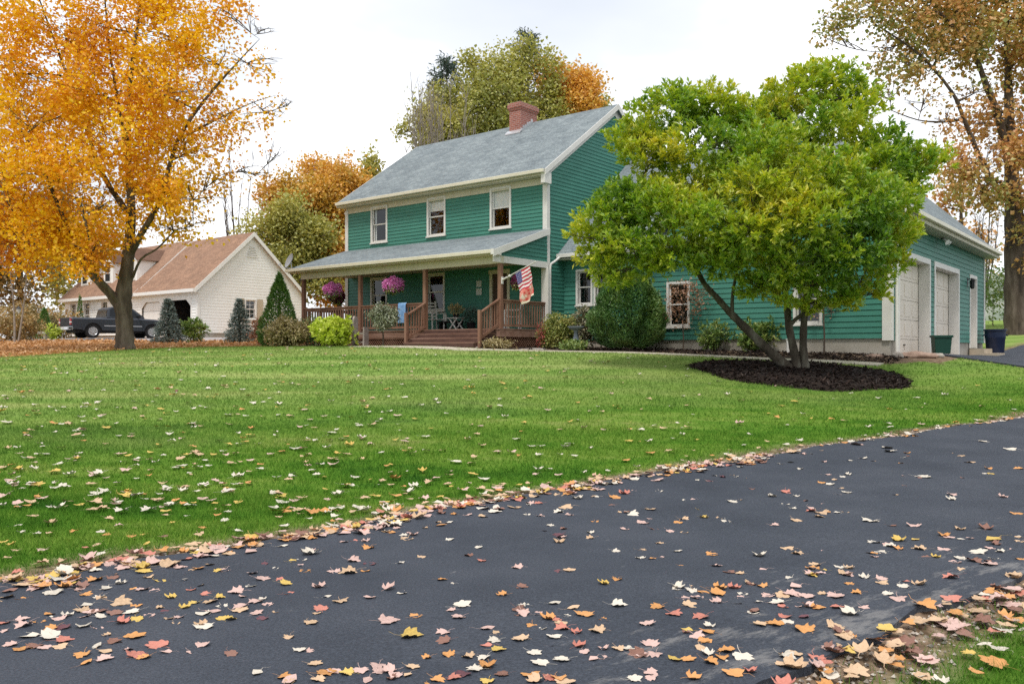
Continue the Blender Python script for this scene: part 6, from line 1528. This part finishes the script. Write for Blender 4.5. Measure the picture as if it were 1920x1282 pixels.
put(0, 640, 3, "460 122 w 28;220 140 w 20;120 285 o 50;110 243 t 40;580 272 w 36;965 245 y 32;990 280 b 40;1240 208 w 30;1365 267 w 38;1465 293 w 30;1520 317 w 34;1480 338 w 36;1055 340 w 50;550 343 w 45;358 367 w 36;905 378 y 45;990 390 w 34;1085 375 w 38;40 450 w 80;415 500 w 42;650 457 w 38;740 515 p 40;740 530 t 50;820 432 y 32;880 475 o 42;945 478 y 40;1050 460 o 40;1090 480 w 40;1130 472 t 40;1025 510 o 40;1020 542 p 42;1385 415 w 44;1360 380 o 38;1340 512 w 34;1550 505 w 38;1240 553 w 42;1340 572 w 44;1450 570 w 44;1620 575 o 34;1735 543 w 34;1865 508 w 60;1765 480 t 40;1700 600 b 60;95 595 w 50;110 625 p 50;45 595 t 50;240 585 w 40;445 622 w 48;470 553 o 36;660 628 p 55;725 637 y 48;895 580 y 40;1080 632 t 60;1135 625 t 44;1255 612 w 50;695 675 w 44;765 692 w 46;1020 695 w 70;985 705 w 50;1065 735 w 46;1095 687 t 40;1300 680 t 60;1350 672 t 42;1465 710 w 52;1645 752 w 54;1720 675 t 42;15 705 t 55;190 715 w 55;65 742 p 50;65 795 w 45;180 800 w 85;115 823 w 45;310 785 w 44;600 762 p 44;660 790 w 54;770 765 w 38;835 747 o 44;1050 810 t 42;1145 802 w 70;1255 795 p 52;1275 825 y 36;1355 795 t 42;1400 785 o 42;1570 855 t 70;1670 885 p 64;585 840 w 80;515 860 w 44;720 838 o 50;770 858 w 75;815 880 w 44;935 832 w 54;1140 880 p 68;885 885 t 80;210 870 o 60;645 888 p 50;1820 758 y 38;1830 825 y 40")
put(1280, 640, 3, "250 295 w 45;555 358 y 48;630 335 y 55;680 405 w 40;720 430 y 24;835 432 o 40;530 425 o 36;375 520 w 36;430 595 t 50;475 558 t 32;345 578 w 36;255 630 w 60;40 453 w 28;60 607 t 36;25 642 t 36;1150 457 w 60;1165 480 w 60;1255 378 w 25;1435 180 w 20;1475 237 w 30;1580 260 w 28;1660 245 y 30;1835 328 w 30;1755 380 w 30;1370 348 w 30;1345 760 w 90;1370 765 w 70;785 795 o 55;830 805 w 50;1565 645 t 50;1610 680 t 80;1690 563 w 66;1845 608 w 76;1720 715 o 50;1735 745 y 50;1890 715 o 60;1240 652 w 36;1015 658 w 60;940 670 w 45;1150 600 w 80;1165 620 w 80;930 750 w 50;900 762 w 40;795 677 p 36;550 688 w 40;605 680 w 50;660 717 w 40;380 635 t 44;620 625 t 90;300 760 w 36;225 765 m 44;150 785 m 40;180 755 w 30;640 870 w 46;580 848 r 60;505 872 w 55;925 850 w 66;1020 525 w 40;1060 555 w 45;980 580 p 90;1260 535 o 40;1310 533 o 45")
put(0, 900, 3, "65 15 w 45;125 40 w 45;185 15 w 75;305 10 w 40;660 10 w 50;515 80 w 45;580 55 w 75;205 90 o 60;95 150 o 36;150 135 o 60;280 143 w 42;360 145 t 44;525 160 t 90;720 55 y 50;770 80 w 75;815 100 w 44;655 125 p 75;885 105 t 80;935 52 w 55;1140 20 w 70;1140 100 p 68;955 127 w 64;1030 125 o 44;1090 120 y 50;1050 30 t 42;1255 15 p 52;1275 45 y 36;1350 15 t 42;1395 10 o 42;185 197 t 75;95 250 w 66;120 290 w 56;205 293 w 50;285 235 t 85;280 290 t 75;415 283 o 55;615 210 t 62;670 250 p 56;565 287 w 50;600 300 o 50;740 310 o 65;810 298 y 48;930 190 t 50;975 232 y 46;1055 195 w 44;825 355 y 66;920 310 b 65;485 375 r 55;545 360 t 40;240 385 p 75;235 460 t 95;40 430 t 75;60 355 y 52;20 340 y 55;90 390 t 54;350 445 t 55;1225 160 t 36;1225 190 o 46;1265 220 w 56;1300 265 p 46;1340 280 w 46;1340 120 y 65;1570 75 t 70;1655 110 p 62;1610 155 o 34;1720 160 t 60;1735 210 w 50;1595 250 w 76;1570 200 t 36;1690 185 t 36;1845 175 w 40;1838 105 p 36;1120 300 t 66;1135 260 o 40")
put(640, 900, 3, "200 20 w 38;280 20 t 50;350 30 o 38;355 70 t 34;490 10 t 60;600 15 t 60;620 30 y 50;130 95 t 70;175 80 y 40;715 10 p 44;785 40 t 70;910 15 t 40;1000 20 y 44;1050 15 t 40;185 185 w 42;1170 10 t 40")
nfix = len(leaves)
for l in list(leaves):
    if l[8] and l[1] < 9:
        for _ in range(int(rl.integers(0, 2))): drop(l[0] + rl.normal() * .16, l[1] + rl.normal() * .16, .035 + .055 * rl.random(), rl.choice(list('wppptttob')))
# loose leaves scattered over lawn and drive, thicker along the lawn edge
for _ in range(620):
    m = -4 + rl.random() * 12.5; n = n_up(m) + rl.normal() * .13 - .03; x, y = xy(m, n); drop(x, y, .07 + .05 * rl.random(), rl.choice(list('ppptttoowwyrb')), .004 * rl.random())
for _ in range(140):
    m = 8 + rl.random() * 11; n = n_up(m) + abs(rl.normal()) * .16 - .05; x, y = xy(m, n); drop(x, y, .06 + .06 * rl.random(), rl.choice(list('wwwwptto')))
for _ in range(240):
    m = rl.random() * 9 + .5; n = n_lo(m) - abs(rl.normal()) * .3 + .04; x, y = xy(m, n); drop(x, y, .06 + .06 * rl.random(), rl.choice(list('pptttoobrw')))
cnt = 0
while cnt < 760:
    y = 7 + rl.random() ** 1.3 * 20; x = (rl.random() * 2 - 1) * .66 * y
    keep = .9 - .55 * min(1, max(0, (x / y + .25) / .7)) - .02 * (y - 7)
    m, n = mn(x, y)
    if n > n_up(m) + .1 and is_lawn(np.array([x]), np.array([y]))[0] and rl.random() < keep:
        drop(x, y, .06 + .065 * rl.random(), rl.choice(list('wwwwwpptttyyo'))); cnt += 1
for _ in range(90):
    m = rl.random() * 15 - 1; n = 2.4 + rl.random() * 4; x, y = xy(m, n); drop(x, y, .03 + .05 * rl.random(), rl.choice(list('wptob')))

def build_leaves():
    A = np.array([(l[0], l[1], l[2], l[3]) for l in leaves]); 
    px = HX + F * A[:, 0] / A[:, 1]; py = HY - F * (A[:, 2] - E) / A[:, 1]
    vis = (px > -5) & (px < 1925) & (py < 1290) & (A[:, 1] > 1)
    area = (A[:, 3] / A[:, 1]) ** 2 / A[:, 1] * vis
    order = np.argsort(-area); ind = set(order[:285].tolist())
    groups = {}
    for i in ind:
        l = leaves[i]; on = l[8]; m, n = mn(l[0], l[1])
        if on: surf = 'black driveway'
        elif n < 4: surf = 'grass verge'
        else: surf = 'green lawn'
        hor = ['far left', 'left', 'middle', 'right', 'far right'][min(4, max(0, int(px[i] / 384)))]
        ver = ('front' if py[i] > 1180 else 'near' if py[i] > 1060 else 'centre' if py[i] > 930 else 'back')
        kind = ['flat', 'flat', 'curled', 'curled', 'flat', 'oval', 'rolled'][l[5]]
        groups.setdefault((LC[l[4]][0], kind, surf, hor, ver), []).append(i)
    for key, ids in groups.items():
        c, kd, surf, hor, ver = key; ids.sort(key=lambda i: px[i]); n = len(ids)
        where = f'{ver} {hor} of the {surf}'
        nm = ['first', 'second', 'third', 'fourth', 'fifth', 'sixth', 'seventh', 'eighth', 'ninth', 'tenth', 'eleventh', 'twelfth']
        for r_, i in enumerate(ids):
            l = leaves[i]; o = link('fallen_leaf', LME[l[4], l[5]], None, (l[0], l[1], l[2])); o.scale = (l[3],) * 3; o.rotation_euler = (l[7][0], l[7][1], l[6])
            if n == 1: lab = f'{c} {kd} leaf lying in the {where}'
            elif n == 2: lab = f'{("left", "right")[r_]} of two {c} {kd} leaves, {where}'
            else: lab = f'{nm[r_]} {c} {kd} leaf from left, {where}'
            tag(o, lab, 'leaf', 'fallen leaves on the ' + surf)
    # everything smaller: one mass
    V = []; tris = []; quads = []; mi3 = []; mi4 = []; cols = list(LC); off = 0
    for i, l in enumerate(leaves):
        if i in ind: continue
        v, f = LSH[l[5]]; c, s = math.cos(l[6]), math.sin(l[6]); a = np.array(v) * l[3]
        a[:, 2] += a[:, 0] * l[7][1] + a[:, 1] * l[7][0]; a[:, 2] -= a[:, 2].min()
        V.append(np.stack([a[:, 0] * c - a[:, 1] * s + l[0], a[:, 0] * s + a[:, 1] * c + l[1], a[:, 2] + l[2] - .005], 1))
        for q in f:
            (tris if len(q) == 3 else quads).append([off + k for k in q]); (mi3 if len(q) == 3 else mi4).append(cols.index(l[4]))
        off += len(v)
    me = bpy.data.meshes.new('fallen_leaves'); me.from_pydata(np.concatenate(V).tolist(), [], tris + quads)
    for c in cols: me.materials.append(LM[c])
    me.polygons.foreach_set('material_index', np.array(mi3 + mi4, dtype=np.int32))
    tag(link('fallen_leaves', me), 'many small scattered autumn leaves on the lawn and driveway', 'leaves', kind='stuff')
build_leaves()

def crumbs():
    r = np.random.default_rng(41); n1, n2 = 5200, 3000
    m1 = -3 + r.random(n1) * 19; k1 = n_up(m1) + .02 + np.abs(r.normal(size=n1)) * .07
    m2 = r.random(n2) * 9; k2 = n_lo(m2) - .03 - np.abs(r.normal(size=n2)) * .16
    m = np.concatenate([m1, m2]); k = np.concatenate([k1, k2]); x, y = xy(m, k); z = gz(x, y); n = len(x)
    s = .004 + .012 * r.random(n) ** 2.2; o = np.array([(1, 0, 0), (0, 1, 0), (-1, 0, 0), (0, -1, 0), (0, 0, .8), (0, 0, -.4)])
    V = np.stack([x, y, z + s * .4], 1)[:, None] + o[None] * s[:, None, None] * (.6 + .8 * r.random((n, 6, 1)))
    f = np.array([(0, 1, 4), (1, 2, 4), (2, 3, 4), (3, 0, 4), (1, 0, 5), (2, 1, 5), (3, 2, 5), (0, 3, 5)]); FA = (np.arange(n)[:, None, None] * 6 + f[None]).reshape(-1, 3)
    mt = leafmat('edge_grit', [(.05, .05, .055), (.2, .17, .14), (.42, .36, .3), (.55, .5, .44)], 4, .2, 0, gloss=.02)
    tag(np_mesh('gravel', V.reshape(-1, 3), FA, mt), 'pale grit and crumbs along the driveway edges', 'gravel', kind='stuff')
crumbs()

def litter():
    r = np.random.default_rng(13); n = 30000
    x = -34 + r.random(n) * 30; y = 23.5 + r.random(n) * 16; a, b = ab(x, y)
    d = y - leafy_edge(x) + r.normal(size=n) * .35
    k = (d > -.25) & (x < -7.8) & ~((y > 37.4 + 2 * (x + 60) / 46) & (y < 46) & (x < -15)); x, y = x[k], y[k]; n = len(x); z = gz(x, y) + .02 + .05 * r.random(n)
    D = unit(np.stack([r.normal(size=n), r.normal(size=n), .45 * r.normal(size=n)], 1)); L = .075 + .075 * r.random(n)
    V = leaf_arrays(np.stack([x, y, z], 1), D, L, L * .8, r, 1.0, .25)
    mt = leafmat('leaf_litter', [(.24, .12, .045), (.46, .24, .08), (.6, .34, .14), (.66, .42, .22)], 1, .3, .2)
    tag(np_mesh('leaf_litter', V, np.arange(len(V)).reshape(-1, 4), mt), 'carpet of brown orange leaves under the maple', 'leaves', kind='stuff')
litter()

# ------------------------------------------------------------------ sky, sun, camera
def build_world():
    w = bpy.data.worlds.new('World'); scene.world = w; w.use_nodes = True; N = w.node_tree.nodes; L = w.node_tree.links; N.clear()
    o = N.new('ShaderNodeOutputWorld'); b1 = N.new('ShaderNodeBackground'); b2 = N.new('ShaderNodeBackground'); mx = N.new('ShaderNodeMixShader')
    sk = N.new('ShaderNodeTexSky'); sk.sky_type = 'NISHITA'; sk.sun_disc = False; sk.sun_elevation = math.radians(SUN_EL); sk.sun_rotation = math.radians(SUN_AZ); sk.air_density = 1; sk.dust_density = 3
    L.new(sk.outputs[0], b1.inputs[0]); b1.inputs[1].default_value = .12
    c = N.new('ShaderNodeTexCoord'); t = noisen(N, L, 1.4, 5, .5, vec=c.outputs['Generated'], stretch=(1, 1, 2.6))
    r = ramp(N, [(.50, .53, .575), (.60, .62, .65), (.92, .925, .94)], [.38, .52, .64]); L.new(t.outputs['Fac'], r.inputs[0]); L.new(r.outputs[0], b2.inputs[0]); b2.inputs[1].default_value = 1.06
    mx.inputs[0].default_value = .88; L.new(b1.outputs[0], mx.inputs[1]); L.new(b2.outputs[0], mx.inputs[2]); L.new(mx.outputs[0], o.inputs[0])
SUN_EL, SUN_AZ = 62, 196
build_world()
sd = bpy.data.lights.new('sun', 'SUN'); sd.energy = 1.5; sd.angle = math.radians(12); sd.color = (1, .955, .89)
so = bpy.data.objects.new('sun', sd); COL.objects.link(so)
az = math.radians(SUN_AZ); el = math.radians(SUN_EL)
so.rotation_euler = Vector((math.sin(az) * math.cos(el), math.cos(az) * math.cos(el), math.sin(el))).to_track_quat('Z', 'Y').to_euler()
cam = bpy.data.cameras.new('camera'); cam.sensor_width = 36; cam.lens = F / 1920 * 36; cam.shift_y = (HY - 641) / 1920; cam.clip_end = 2000; cam.clip_start = .05
co = bpy.data.objects.new('camera', cam); co.location = (0, 0, E); co.rotation_euler = (math.radians(90), 0, 0); COL.objects.link(co); scene.camera = co
scene.view_settings.view_transform = 'Standard'; scene.view_settings.look = 'None'; scene.view_settings.exposure = 0.72; scene.view_settings.gamma = 1
cy = scene.cycles; cy.max_bounces = 6; cy.diffuse_bounces = 3; cy.glossy_bounces = 3; cy.transmission_bounces = 4; cy.transparent_max_bounces = 8
cy.use_denoising = False; cy.caustics_reflective = False; cy.caustics_refractive = False
